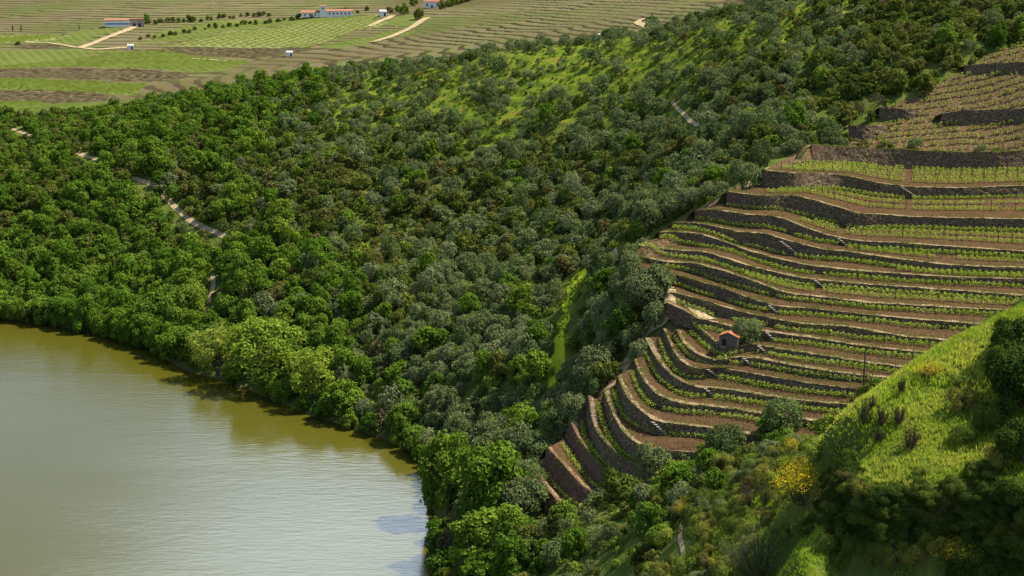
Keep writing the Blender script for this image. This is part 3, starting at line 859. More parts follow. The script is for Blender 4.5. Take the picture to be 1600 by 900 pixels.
def plant(kind, x, y, z, s, label, group=None, parts=False, sz=1.0, seed=None, near=False):
    sd_ = seed if seed is not None else int(rng.integers(1 << 30))
    rz = (sd_ % 628) / 100.0
    _r = random.Random(sd_)
    scale = (s * _r.uniform(.85, 1.15), s * _r.uniform(.85, 1.15), s * sz * _r.uniform(.85, 1.2))
    if parts:
        e = empty(NAME[kind], (x, y, z), rz); e.scale = scale
        for nm in ('trunk', 'crown'):
            o = bpy.data.objects.new(nm, PROTO[kind]['near' if near and nm == 'crown' and PROTO[kind]['near'] else nm][sd_ % 5]); COL.objects.link(o); o.parent = e
        tag(e, label, CAT[kind], group)
        return e
    o = bpy.data.objects.new(NAME[kind], PROTO[kind]['whole'][sd_ % 9]); COL.objects.link(o)
    o.location = (x, y, z); o.rotation_euler = (0, 0, rz); o.scale = scale
    tag(o, label, CAT[kind], group)
    return o

# ------------------------------------------------------------------ where each kind grows: px, py, (olive, evergreen, broadleaf, shrub), chance, size
AN = [
 (60,220,(0,.62,.28,.1),.95,.95),(60,330,(0,.6,.4,0),1,1.05),(150,420,(0,.3,.7,0),1,1.15),(250,250,(.05,.35,.6,0),1,1.0),(330,200,(0,.4,.55,.05),1,1.0),
 (440,150,(.1,.3,.5,.1),.95,.95),(430,420,(0,.35,.65,0),1,1.1),(320,470,(0,.15,.85,0),1,1.25),(100,460,(0,.15,.85,0),1,1.15),(350,330,(.15,.65,.2,0),1,1.05),(200,340,(0,.45,.55,0),1,1.05),
 (500,300,(.22,.58,.05,.15),.97,1.0),(600,370,(.2,.5,0,.3),.95,1.0),(600,412,(.08,.22,.02,.68),1,1.0),(560,440,(.25,.4,.15,.2),1,1.0),(660,395,(.25,.4,0,.35),1,1.0),(650,250,(.42,.46,.02,.10),.93,.95),(750,330,(.22,.55,.03,.2),.95,1.0),(520,210,(.4,.4,.05,.15),.85,.9),
 (560,160,(.65,.15,.03,.17),.5,.85),(700,150,(.8,.08,0,.12),.40,.85),(850,110,(.94,.02,0,.04),.20,.9),(1000,100,(.92,.03,0,.05),.21,.9),(930,130,(.9,.05,0,.05),.26,.95),(1200,60,(.6,.3,0,.1),.45,.86),(800,170,(.85,.1,0,.05),.48,.9),
 (900,190,(.8,.12,.03,.05),.55,.95),(1050,190,(.6,.3,.03,.07),.8,.95),(900,280,(.38,.5,.02,.1),.95,.98),(1050,300,(.55,.4,.05,0),1,1.05),(1250,120,(.2,.68,.04,.08),.97,.92),
 (1450,50,(.08,.82,.03,.07),1,.9),(1400,120,(.12,.78,.04,.06),1,.92),(1200,220,(.5,.4,.06,.04),1,.98),(850,380,(.5,.33,.02,.15),.97,1.0),(700,450,(.58,.25,.05,.12),1,1.02),
 (550,480,(.4,.3,.25,.05),1,1.05),(600,560,(.66,.12,.17,.05),1,1.05),(750,600,(.78,.1,.1,.02),1,1.05),(830,680,(.72,.08,.18,.02),1,1.05),(950,500,(.72,.2,.08,0),1,1.05),(930,600,(.78,.12,.05,.05),1,1.05),
 (500,580,(.1,.1,.7,.1),1,1.0),(1000,820,(.25,.25,.1,.4),.95,.62),(900,850,(.35,.25,.15,.25),1,.72),(1120,780,(.2,.25,.1,.45),.9,.58),(1020,770,(.3,.3,.1,.3),1,.62),(960,890,(.2,.3,.1,.4),.95,.6),(820,880,(.2,.2,.4,.2),1,.85),
]
an_xy = np.array([(a[0], a[1]) for a in AN], float)
an_w = np.array([a[2] for a in AN]); an_c = np.array([a[3] for a in AN]); an_s = np.array([a[4] for a in AN])
def zone(px, py):
    d = ((px - an_xy[:, 0]) ** 2 + (1.6 * (py - an_xy[:, 1])) ** 2) + 200
    w = 1 / d ** 2; w /= w.sum()
    return w @ an_w, w @ an_c, w @ an_s

PATHS = [
 ([(-10,195),(25,203),(60,217),(120,238),(140,246),(205,278),(245,291),(275,325),(300,346),(348,368),(400,392),(452,402)], 2.2),
 ([(1050,158),(1057,168),(1070,180),(1078,190),(1092,197)], 1.0),
 ([(332,428),(334,445),(330,462),(326,474)], 1.6),
 ([(942,401),(960,404),(975,418),(1000,428),(1020,436)], 1.7),
 ([(1200,262),(1180,275),(1170,292)], 1.5),
 ([(1066,815),(1062,840),(1068,870),(1058,900)], 0.55),
]
path3 = []
for pl, wd in PATHS:
    q = [on_hill(a, b) for a, b in pl]
    path3.append((resample(np.array([[v.x, v.y, v.z] for v in q if v is not None]), step=1.0), wd))
allp = np.concatenate([p for p, w in path3]); allw = np.concatenate([np.full(len(p), w) for p, w in path3])

# ground of the paths
for (P, wd), nm in zip(path3, ['path'] * len(path3)):
    P = smooth_line(P, 3)
    t = np.gradient(P[:, :2], axis=0); t /= np.linalg.norm(t, axis=1, keepdims=True) + 1e-9
    nrm = np.stack([-t[:, 1], t[:, 0]], -1)
    rowsP = []
    for f in np.linspace(-1, 1, 5):
        w = wd / 2 * (1 + .35 * (NZ.fbm(P[:, 0] + f * 7, P[:, 1], 4, 2) - .5))
        q = P.copy(); q[:, :2] += nrm * (f * w)[:, None]
        q[:, 2] = [hill_z(a, b) for a, b in q[:, :2]]
        rowsP.append(q)
    Pm = np.stack(rowsP, 1)
    Pm[:, :, 2] += .10
    n = len(Pm); idx = np.arange(n * 5).reshape(n, 5)
    F = np.stack([idx[:-1, :-1], idx[1:, :-1], idx[1:, 1:], idx[:-1, 1:]], -1).reshape(-1, 4)
    tag(mesh_obj(nm, Pm.reshape(-1, 3), F, [M_PATH], smooth=True, attrs={'edge': np.tile(np.array([1, .1, .6, .1, 1.]), n)}), kind='structure')

# places that stay open to view: the bright strip and the lit pieces of the track
_k = []
for pl in ([(905,436),(889,460),(880,490),(874,520),(871,550),(868,580),(868,600)], [(298,345),(312,352),(330,360),(345,367)], [(272,322),(284,334)], [(206,279),(222,284),(236,289)], [(122,238),(138,245)], [(28,203),(40,208)], [(1054,165),(1064,176),(1076,188),(1088,196)], [(332,428),(331,450),(327,472)], [(1190,246),(1180,262)], [(1328,206),(1384,204)], [(1374,180),(1432,180)]):
    _k.append(resample(np.array(pl, float), step=4))
_k = np.concatenate(_k); keep_px, keep_py = _k[:, 0], _k[:, 1]
strip3 = np.array([list(on_hill(a, b)) for a, b in _k[:42]]); sh_ = math.hypot(sd.x, sd.y)
trees = []     # kind, x, y, z, scale, projected size
sp = 3.45
for yy_ in np.arange(165, 620, sp):
    for xx_ in np.arange(-.38 * yy_ - 12, .38 * yy_ + 12, sp):
        x = xx_ + rng.uniform(-.5, .5) * sp * .95; y = yy_ + rng.uniform(-.5, .5) * sp * .95
        z = hill_z(x, y)
        if z < 0.7: continue
        px, py, d = project((x, y, z))
        w, c, s = zone(px, py)
        if rng.random() > c: continue
        if in_poly(px, py, VINE_POLY) and y < 312 or in_poly(px, py, Z_FIELD) and y < 370: continue
        if in_poly(px, py, Z_STRIP): continue
        if in_poly(px, py, Z_FORE) and y < 172: continue
        if y < 172 and px > 1210: continue
        if (np.hypot(allp[:, 0] - x, allp[:, 1] - y) < allw * .5 - .3).any(): continue
        # nothing may stand close in front of the vineyard's left edge and hide it
        zf = far_z(x, y)
        if y > 560 and zf > z + .5: continue
        kind = ['olive', 'evergreen', 'broadleaf', 'shrub'][rng.choice(4, p=np.maximum(w, 0) / w.sum())]
        if kind == 'evergreen' and rng.random() < .03: kind = 'dry'
        sc = s * .86 * rng.choice([.62, .8, .95, 1.1, 1.35], p=[.17, .27, .27, .19, .10]) * rng.uniform(.9, 1.1) * (1.25 if kind == 'shrub' else 1.0)
        if y > 560: sc *= .85
        rpx = KIND[kind][0] * sc * FPX / d; hpx = rpx * KIND[kind][1] / KIND[kind][0]
        if ((np.abs(keep_px - px) < rpx * 1.08) & (keep_py < py + 4) & (keep_py > py - hpx * 1.12)).any(): continue
        vx, vy = x - strip3[:, 0], y - strip3[:, 1]
        al, pe = vx * sd.x / sh_ + vy * sd.y / sh_, np.abs(vx * sd.y / sh_ - vy * sd.x / sh_)
        if ((al > -1) & (al < KIND[kind][1] * sc * 1.0 + .8) & (pe < KIND[kind][0] * sc + .6)).any(): continue
        trees.append([kind, x, y, z - .15, sc, KIND[kind][0] * sc * FPX / d])

# trees that stand in one particular place
SPECIAL = []
def special(kind, px, py, width_px, label, sz=1.0, group=None, seed=None, lift=0.0, ground=None):
    h = ground if ground is not None else on_hill(px, py)
    _, _, d = project((h.x, h.y, h.z))
    s = width_px / (2.15 * KIND[kind][0] * FPX / d)
    SPECIAL.append((h.x, h.y, s * KIND[kind][0]))
    return plant(kind, h.x, h.y, h.z - .1 + lift, s, label, group, True, sz, seed, near=d < 185)
special('willow', 342, 588, 94, 'pale yellow green willow at the river edge, leftmost of the bright pair', .72, None, 4)
special('willow', 414, 594, 122, 'largest bright yellow green willow on the river bank', 1.0, None, 2)
special('willow', 488, 620, 98, 'yellowish willow bending over the water right of the largest willow', .8, None, 3)
special('broadleaf', 452, 586, 52, 'fresh green tree squeezed in behind the two biggest willows', 1.0, None, 4)
special('broadleaf', 538, 650, 62, 'low green tree reaching over the water right of the willows', .75, None, 6)
special('dry', 606, 676, 62, 'brownish half bare bush on the bank between two green bank trees', .9, None, 7)
special('broadleaf', 652, 704, 56, 'small light green tree on the bank just above the river bend', .8, None, 8)
special('broadleaf', 700, 800, 88, 'dark green dense tree standing at the river edge of the lower bend', 1.05, None, 11)
special('broadleaf', 768, 792, 108, 'biggest deep green tree crown of the lower bank beside the terraces', 1.0, None, 12)
special('broadleaf', 716, 742, 70, 'deep green round tree at the top of the lower bank cluster', .9, None, 13)
special('dry', 706, 872, 58, 'brown bush at the water below the dark green bank trees', 1.0, None, 14)
special('broadleaf', 752, 888, 92, 'bright green leafy tree at the bottom edge near the water', .8, None, 15)
special('broadleaf', 806, 870, 64, 'mid green tree at the bottom beside the bright leafy tree', .8, None, 16)
special('broadleaf', 742, 842, 60, 'green tree between the brown bank bush and the grey olives', .9, None, 17)
special('olive', 820, 806, 84, 'broad grey green olive tree just left of the lowest earth bank', .9, None, 18)
special('broadleaf', 972, 540, 52, 'bright yellow green round tree beside the upper end of the terraces', 1.05, None, 19)
special('olive', 930, 606, 62, 'large silvery olive tree beside the left edge of the terraces, below the bright round tree', .95, None, 20)
special('olive', 896, 668, 50, 'silver grey olive tree at the lower end of the grass strip', .95, None, 21)
special('olive', 836, 715, 62, 'grey olive tree standing above the top of the lowest vine strip', .9, None, 22)
special('olive', 1012, 482, 66, 'grey green olive tree touching the pale dirt ramp of the terraces', 1.0, None, 23)
special('olive', 986, 474, 52, 'grey olive tree left of the olive by the dirt ramp', 1.0, None, 24)
special('broadleaf', 810, 606, 36, 'small bright green tree left of the lower grass strip', 1.1, None, 25)
special('broadleaf', 866, 650, 40, 'bright green sapling at the foot of the grass strip', .9, None, 26)
special('olive', 1160, 300, 46, 'dark grey olive at the left end of the third terrace wall', 1.1, None, 27)
special('olive', 1188, 268, 44, 'grey olive at the left end of the wide bright green bench', 1.2, None, 28)
special('olive', 1300, 236, 40, 'dark tree at the left end of the highest long wall', 1.1, None, 30)
special('dry', 797, 585, 26, 'rusty brown dead bush among the grey olives', 1.2, None, 31)
special('dry', 592, 560, 50, 'large leafless greyish brown bush among the olives above the bank', .8, None, 32)
special('dry', 531, 505, 24, 'small reddish dead shrub among green trees above the willows', 1.0, None, 33)

for i, (px, py, wd, lab) in enumerate([
 (946, 564, 36, 'grey olive at the right edge of the bright grass strip, lower one'), (956, 510, 36, 'grey olive at the right edge of the bright grass strip, upper one'),
 (950, 530, 52, 'grey olive left of the bright yellow green round tree'), (990, 520, 50, 'dark olive right behind the bright yellow green round tree'),
 (945, 575, 54, 'olive between the bright round tree and the largest silvery olive'), (1030, 462, 50, 'olive at the top of the pale dirt ramp'),
 (985, 452, 52, 'olive in the clump above the dirt ramp, left one'), (966, 456, 34, 'olive right of the top of the grass strip'), (1000, 560, 40, 'olive squeezed against the upper left wall ends'),
 (922, 626, 40, 'olive below the right edge of the grass strip'), (870, 690, 50, 'grey olive beside the upper earth bank'), (800, 760, 56, 'grey olive above the broad olive by the lowest bank')]):
    special('olive' if i != 3 else 'evergreen', px, py, wd, lab, 1.0, 'grey olives beside the terraces', 200 + i)

# a closed line of trees along the water
SH = resample(shore3, step=3.4)
shore_trees = []
for q in SH[1:]:
    px, py, d = project(q)
    if px < -40: continue
    if any(math.hypot(q[0] - a, q[1] - b) < r * .9 for a, b, r in SPECIAL): continue
    x, y = q[0] + rng.uniform(-1.2, .8), q[1] + rng.uniform(-.8, 1.2)
    big = px < 330
    s = rng.uniform(.95, 1.45) if big else rng.uniform(.5, .85)
    kind = 'broadleaf' if rng.random() < .85 else ('evergreen' if big else 'shrub')
    shore_trees.append((px, kind, x, y, max(hill_z(x, y), .05) - .1, s))
shore_trees.sort()
for i, (px, kind, x, y, z, s) in enumerate(shore_trees):
    adj = 'tall dense green' if s > 1.2 else ('mid green' if s > .8 else 'low green')
    plant(kind, x, y, z, s, '%s bank %s, number %d from the left along the water' % (adj, 'bush' if kind == 'shrub' else 'tree', i + 1), 'trees along the water line', parts=s > .9)
SPECIAL += [(t[2], t[3], t[5] * 2.0) for t in shore_trees]

# individual trees: the largest of each kind; the rest of the slope is one wood
sp_xy = np.array(SPECIAL)
trees = [t for t in trees if not (np.hypot(sp_xy[:, 0] - t[1], sp_xy[:, 1] - t[2]) < sp_xy[:, 2] * .8).any()]
trees = [t for t in trees if -30 < project((t[1], t[2], t[3]))[0] < 1630 and -25 < project((t[1], t[2], t[3] + 2))[1] < 915]
by = {}
for t in trees: by.setdefault(t[0], []).append(t)
def place_words(px, py):
    if py > 730 and px > 860: return 'on the scrubby near slope below the vineyard', 'near'
    if px > 1120 and py < 250: return 'on the dark wooded slope above the terraces', 'upper right'
    if py < 215 and px > 520: return 'on the grassy slope just below the ridge', 'ridge'
    if px < 480 and py < 360: return 'in the dense wood high on the left', 'upper left'
    if px < 480: return 'in the dense wood above the river on the left', 'lower left'
    if px > 880 and py > 250: return 'in the wood between the green strip and the vineyard', 'strip'
    if py > 460: return 'in the olive wood above the river bend', 'bend'
    return 'in the dense scrub in the middle of the hillside', 'middle'
LOOK = {'olive': 'grey green olive tree', 'evergreen': 'dark green bushy evergreen', 'broadleaf': 'bright green broadleaf tree', 'shrub': 'yellowish green shrub', 'dry': 'brownish half bare bush'}
LIMIT = {'olive': 270, 'evergreen': 200, 'broadleaf': 210, 'shrub': 110, 'dry': 60}
rest = []
for kind, L_ in by.items():
    L_.sort(key=lambda t: -t[5])
    for i, (k_, x, y, z, s, ps) in enumerate(L_):
        if i < LIMIT[kind]:
            px, py, d = project((x, y, z))
            wds, grp = place_words(px, py)
            R = KIND[kind][0] * s
            size = 'small' if s < .85 else ('large' if s > 1.12 else 'medium sized')
            plant(kind, x, y, z, s, '%s %s %s' % (size, LOOK[kind], wds), '%s %s %s' % (size, LOOK[kind] + 's', wds), parts=ps > 24)
        else:
            rest.append((k_, x, y, z, s))
def merge_low(items, name, label):
    Vs, Fs, tn, rd, mi, off = [], [], [], [], [], 0
    kinds = sorted({i[0] for i in items})
    for kind, x, y, z, s in items:
        V, F, tone = PROTO[kind]['low'][int(rng.integers(9))]
        a = rng.uniform(0, 6.28); c, sn = math.cos(a), math.sin(a)
        sz = s * rng.uniform(.85, 1.15)
        W = np.c_[(V[:, 0] * c - V[:, 1] * sn) * s + x, (V[:, 0] * sn + V[:, 1] * c) * s + y, V[:, 2] * sz + z]
        Vs.append(W); Fs.append(F + off); off += len(V)
        tn.append(tone); rd.append(np.full(len(F), rng.random())); mi.append(np.full(len(F), kinds.index(kind)))
    o = mesh_obj(name, np.concatenate(Vs), np.concatenate(Fs), [M_LEAF[k] for k in kinds], face_attrs={'tone': np.concatenate(tn), 'rand': np.concatenate(rd)}, mat_idx=np.concatenate(mi))
    tag(o, label, kind='stuff')
    return o
print('trees', {k: len(v) for k, v in by.items()}, 'rest', len(rest), 'shore', len(shore_trees))
merge_low(rest, 'woodland', 'dense mixed wood of small far trees covering the hillside')

# low undergrowth between the trees
ug = []
for i in range(12000):
    y = math.sqrt(rng.uniform(170 ** 2, 605 ** 2)); x = rng.uniform(-.38, .38) * y
    z = hill_z(x, y)
    if z < .6: continue
    px, py, d = project((x, y, z))
    if in_poly(px, py, VINE_POLY) and y < 312 or in_poly(px, py, Z_FIELD) and y < 370 or in_poly(px, py, Z_STRIP): continue
    if in_poly(px, py, Z_FORE) and y < 172: continue
    if (np.hypot(allp[:, 0] - x, allp[:, 1] - y) < allw * .5 + .5).any(): continue
    if in_poly(px, py, Z_RIDGE) and rng.random() < .85: continue
    if ((np.abs(keep_px - px) < 14) & (np.abs(keep_py - py) < 12)).any(): continue
    k = rng.choice(['shrub', 'evergreen', 'dry'], p=[.6, .3, .1])
    ug.append((k, x, y, z - .1, rng.uniform(.3, .75) * (1.0 if k == 'shrub' else .45)))
for i in range(220):                                             # tufts and seedlings along the bright strip
    j = int(rng.integers(26)); px, py = keep_px[j] + rng.normal() * 7, keep_py[j] + rng.normal() * 3
    h_ = on_hill(px, py)
    if h_ is not None and 270 < h_.y < 360: ug.append(('shrub', h_.x, h_.y, h_.z - .1, rng.uniform(.08, .26)))
for i in range(5200):                                            # tussocks on the grassy ridge
    y = rng.uniform(395, 560); x = rng.uniform(-.2, .34) * y
    z = hill_z(x, y); px, py, d = project((x, y, z))
    if in_poly(px, py, Z_RIDGE): ug.append(('shrub', x, y, z - .12, rng.uniform(.18, .5)))
merge_low(ug, 'undergrowth', 'low scrub and bushes growing thickly between the trees')
# ------------------------------------------------------------------ vines, posts, steps and the hut on the terraces
bench_objs = [o for o in COL.objects if o.name.startswith('terrace_ground')]
bv, bf, off = [], [], 0
for o in bench_objs:
    n = len(o.data.vertices); c = np.empty(n * 3, np.float32); o.data.vertices.foreach_get('co', c)
    f = np.empty(len(o.data.polygons) * 4, np.int32); o.data.polygons.foreach_get('vertices', f)
    bv.append(c.reshape(-1, 3)); bf.append(f.reshape(-1, 4) + off); off += n
BENCH_BVH = BVHTree.FromPolygons([Vector(v) for v in np.concatenate(bv)], np.concatenate(bf).tolist())
def ground_z(x, y):
    h = BENCH_BVH.ray_cast(Vector((x, y, 500)), Vector((0, 0, -1)))
    z = hill_z(x, y)
    return max(z, h[0].z) if h[0] is not None else z
def on_ground(px, py):
    rx, rz = ray(px, py); o = Vector((0, 0, CAM_H)); d = Vector((rx, 1, rz)).normalized()
    hits = [h for h in (BENCH_BVH.ray_cast(o, d), HILL_BVH.ray_cast(o, d)) if h[0] is not None]
    return min(hits, key=lambda h: h[3])[0]

STEPS = {'B': 1419, 'D': 1316, 'E': 1236, 'G': 1279, 'I': 1208, 'K': 1204, 'M': 1192, 'N': 1168, 'O': 1113, 'P': 1109, 'R': 1031}
ROWS = {'B': (5, 1215, 1640), 'C': (3, 1235, 1640), 'D': (3, 1290, 1640), 'E': (2, 1340, 1640), 'H': (2, 1180, 1640), 'F': (2, 1420, 1640)}
ORDW = ['first', 'second', 'third', 'fourth', 'fifth']
M_POST = flat_mat('vine_post', (.075, .062, .05), var=.4, scale=4)
post_me = None
def box_mesh(name, sx, sy, sz, mat, bevel=0.0):
    bm_ = bpy.data.meshes.new(name)
    import bmesh
    bm = bmesh.new(); bmesh.ops.create_cube(bm, size=1)
    for v in bm.verts: v.co = Vector((v.co.x * sx, v.co.y * sy, (v.co.z + .5) * sz))
    if bevel: bmesh.ops.bevel(bm, geom=bm.edges[:], offset=bevel, segments=2, affect='EDGES')
    bm.to_mesh(bm_); bm.free(); bm_.materials.append(mat)
    return bm_
post_me = box_mesh('vine_post', .09, .09, 1.75, M_POST)
def vine_row(P, label, grp, gaps):
    """one trained row of young vines along the line P, with its posts"""
    L_ = np.linalg.norm(np.diff(P, axis=0), axis=1).sum()
    n = int(L_ * 74)
    s = rng.uniform(0, len(P) - 1.001, n); i = s.astype(int); f = (s - i)[:, None]
    Q = P[i] * (1 - f) + P[i + 1] * f
    # bunching: every vine stands 1.1 m from the next
    d = np.r_[0, np.cumsum(np.linalg.norm(np.diff(P, axis=0), axis=1))]; sd_ = np.interp(s, np.arange(len(P)), d)
    ph = np.abs(((sd_ / 1.1) % 1) - .5) * 2
    vig = NZ.fbm(sd_, P[0, 0] * 7 + sd_ * 0, 6, 3)
    hmax = (.7 + .45 * vig) * (1.05 - .35 * ph)
    keep = (rng.random(n) < .35 + .65 * (1 - ph) * 1.3) & (vig > .2 + .1 * rng.random(n))
    for g in gaps:
        gx_ = project(Q)[0]; keep &= np.abs(gx_ - g) > 6
    hh = rng.uniform(.12, 1, n) ** .8 * hmax
    nn = np.gradient(P[:, :2], axis=0); nn /= np.linalg.norm(nn, axis=1, keepdims=True) + 1e-9
    side = np.stack([nn[:, 1], -nn[:, 0]], -1)[i]
    off_ = rng.normal(size=n) * .24
    Q = Q.copy(); Q[:, :2] += side * off_[:, None]; Q[:, 2] += hh
    Q, hk, vk = Q[keep], hh[keep], vig[keep]
    D = np.c_[rng.normal(size=(len(Q), 2)) * .8, np.full(len(Q), .7)]
    V, F = leaf_quads(Q, D, .215, rng, .7, .75)
    # low grass and weeds at the foot
    root = empty('vine_row', tuple(P[len(P) // 2]))
    o = mesh_obj('foliage', V - np.array(P[len(P) // 2]), F, [M_LEAF['vine']], root, face_attrs={'tone': np.clip(.35 + .4 * hk + rng.normal(size=len(Q)) * .15, 0, 1), 'rand': np.clip(vk + rng.normal(size=len(Q)) * .1, 0, .99)})
    st = min(98, max(2, int(L_ / 2.4)))
    for q in resample(P, st + 1):
        po = bpy.data.objects.new('post', post_me); COL.objects.link(po); po.parent = root
        po.location = Vector(q) - root.location - Vector((0, 0, .25)); po.rotation_euler = (rng.normal() * .05, rng.normal() * .05, rng.uniform(0, 3))
    tag(root, label, 'vine row', grp)
    return root
for k, L in enumerate(LIPS):
    nm = L[0]
    if nm == 'A': continue
    O, I = BENCHES[nm]
    w = np.linalg.norm((O - I)[:, :2], axis=1)
    nr, xa, xb = ROWS.get(nm, (1, 0, 0))
    gaps = [STEPS[q] for q in (nm, LIPS[k - 1][0]) if q in STEPS]
    for r in range(nr):
        d = 1.0 + r * 2.3 if nr > 1 else 1.05
        if nm in 'TUVW': f = np.full(len(w), .45)
        elif nr > 1: f = np.clip((1.0 + r * np.maximum((w - 2.2) / nr, .8)) / np.maximum(w, .1), .08, .85)
        else: f = np.clip(d / np.maximum(w, .1), .10, .72)
        P = I + (O - I) * f[:, None]
        P = smooth_line(P, 3)
        # the end pieces run out before the slope drops
        px_r = project(P)[0]
        sel = np.arange(len(P))
        sel = sel[(sel > 1)]
        if r > 0: sel = sel[px_r[sel] > xa - 20 * r]
        else: sel = sel[px_r[sel] > L[1][0][0] + 1]
        P = P[sel]
        if len(P) < 6: continue
        P = resample(P, step=.8)
        P[:, 2] = [ground_z(a, b) for a, b in P[:, :2]]
        top = ORD[k - 1]
        if nr > 1: lab = '%s vine row out from the wall on the %s bench from the top' % (ORDW[r], top)
        elif nm == 'W': lab = 'lowest short row of young vines, beside the grey olives near the river'
        elif nm == 'V': lab = 'second lowest short vine row, above the broad bare earth bank'
        elif nm == 'U': lab = 'third lowest vine row, steep narrow strip left of a dark wall'
        else: lab = 'single row of young vines on the %s bench from the top' % top
        vine_row(P, lab, 'rows of young vines on the terraces', gaps)

# the pale dirt track along the upper left ends of the terraces, and the ramp above the hut
for pl, wd in (([(1046,452),(1050,470),(1040,500),(1012,512),(1000,530),(985,556),(972,580),(955,602),(938,612)], 2.6), ([(1046,458),(1062,468),(1080,480),(1098,494),(1110,500)], 3.0), ([(914,640),(898,655),(880,672),(862,694),(838,722),(822,738)], 1.8)):
    P = smooth_line(resample(np.array([list(on_ground(a, b)) for a, b in pl]), step=.6), 6)
    t = np.gradient(P[:, :2], axis=0); t /= np.linalg.norm(t, axis=1, keepdims=True) + 1e-9
    rowsP = []
    for f_ in np.linspace(-1, 1, 9):
        q = P.copy(); q[:, :2] += np.stack([-t[:, 1], t[:, 0]], -1) * f_ * wd / 2
        gzz = np.array([ground_z(a, b) for a, b in q[:, :2]])
        q[:, 2] = np.clip(gzz, P[:, 2] - 1.0, P[:, 2] + 1.0) + .10 * (1 - f_ * f_)
        rowsP.append(q)
    Pm = np.stack(rowsP, 1)
    for _ in range(3): Pm[1:-1, :, 2] = (Pm[:-2, :, 2] + 2 * Pm[1:-1, :, 2] + Pm[2:, :, 2]) / 4
    Pm[:, :, 2] += .06
    n = len(Pm); idx = np.arange(n * 9).reshape(n, 9)
    F = np.stack([idx[:-1, :-1], idx[1:, :-1], idx[1:, 1:], idx[:-1, 1:]], -1).reshape(-1, 4)
    tag(mesh_obj('path', Pm.reshape(-1, 3), F, [M_PATH], smooth=True, attrs={'edge': np.tile(np.array([1, .5, .1, .2, .5, .2, .1, .5, 1.]), n)}), kind='structure')

# stone steps let into the walls
M_STEP = flat_mat('pale_step_stone', (.24, .215, .18), var=.25, scale=3)
step_me = box_mesh('step', 1.0, .42, .14, M_STEP, .02)
for nm, px in STEPS.items():
    k = [l[0] for l in LIPS].index(nm)
    xs = LIPX[k]; j = int(np.argmin(abs(xs - px)))
    lip, foot = LIP3[k], FOOT3[k]
    t = lip[min(j + 3, len(lip) - 1)] - lip[max(j - 3, 0)]; t[2] = 0; t /= np.linalg.norm(t)
    nrm = np.array([t[1], -t[0], 0])
    h = lip[j, 2] - foot[j, 2]
    ns = max(4, int(h / .28))
    root = empty('stone_steps', tuple(foot[j] + nrm * .5), math.atan2(t[1], t[0]))
    for s_ in range(ns):
        f = (s_ + .5) / ns
        p = Vector((ns * .22 - s_ * .44 - ns * .0, -.1 + .25 * (1 - f), f * h))
        so = bpy.data.objects.new('step', step_me); COL.objects.link(so); so.parent = root
        so.location = p; so.rotation_euler = (0, 0, rng.normal() * .04); so.scale = (.6, 1.0, 1)
    tag(root, 'pale stone steps climbing the %s terrace wall from the top' % ORD[k], 'steps', 'stone steps let into the terrace walls')

# stone hut with an orange tiled roof and the olive beside it
M_HUT = flat_mat('hut_stone', (.11, .095, .08), var=.45, scale=3.5)
M_TILE = flat_mat('clay_tiles', (.26, .105, .05), var=.35, scale=5)
M_DOORWAY_SHADE = flat_mat('painted_doorway_shade', (.02, .018, .016))
def quad_obj(name, V, F, mats, parent=None, **kw):
    return mesh_obj(name, np.array(V, float), [np.array([f]) for f in F], mats, parent, **kw)
def prism(name, x0, x1, y0, y1, z0, z1, mat, parent=None):
    V = [(x0,y0,z0),(x1,y0,z0),(x1,y1,z0),(x0,y1,z0),(x0,y0,z1),(x1,y0,z1),(x1,y1,z1),(x0,y1,z1)]
    return quad_obj(name, V, [(0,3,2,1),(4,5,6,7),(0,1,5,4),(1,2,6,5),(2,3,7,6),(3,0,4,7)], [mat], parent)
def gable_roof(name, x0, x1, y0, y1, z, h, over, mat, parent, ridge='x', thick=.15):
    a, b, c, d = x0 - over, x1 + over, y0 - over, y1 + over
    if ridge == 'x':
        m = (c + d) / 2
        T_ = [(a,c,z),(b,c,z),(b,m,z+h),(a,m,z+h),(a,d,z),(b,d,z)]
    else:
        m = (a + b) / 2
        T_ = [(a,c,z),(a,d,z),(m,d,z+h),(m,c,z+h),(b,c,z),(b,d,z)]
    V = T_ + [(p[0], p[1], p[2] + thick) for p in T_]
    return quad_obj(name, V, [(6,7,8,9),(9,8,11,10),(0,3,2,1),(3,4,5,2),(0,1,7,6),(4,10,11,5),(0,6,9,3),(3,9,10,4),(1,2,8,7),(2,5,11,8)], [mat], parent)
h = on_ground(1150, 541)
hut = empty('stone_hut', (h.x - .9, h.y + 1.0, h.z - .15), math.radians(-24)); hut.scale = (.72, .8, .78)
prism('wall', -2.3, 2.3, -1.5, 1.5, 0, 2.3, M_HUT, hut)
gable_roof('roof', -2.3, 2.3, -1.5, 1.5, 2.32, 1.0, .3, M_TILE, hut, 'y')
quad_obj('gable', [(-2.3,-1.5,2.3),(2.3,-1.5,2.3),(0,-1.5,3.25),(-2.3,1.5,2.3),(2.3,1.5,2.3),(0,1.5,3.25)], [(0,1,2),(3,5,4)], [M_HUT], hut)
prism('door', -1.5, -.55, -1.56, -1.502, 0, 1.8, M_DOORWAY_SHADE, hut)  # solid dark slab, the shade inside the open doorway painted as colour
prism('doorstep', -1.7, -.35, -2.1, -1.57, 0, .18, M_STEP, hut)
tag(hut, 'small stone field hut with an orange tiled roof half hidden by an olive tree', 'hut')
special('olive', 1162, 552, 50, 'round grey green olive tree beside the little stone hut', 1.0, None, 41, ground=on_ground(1168, 545))
special('olive', 1017, 748, 54, 'lone olive tree with a visible trunk at the foot of the terraces', 1.35, None, 42, ground=on_ground(1017, 748))
special('olive', 1132, 724, 72, 'large loose grey olive tree below the lower right terraces', 1.15, None, 43, ground=on_ground(1132, 724))
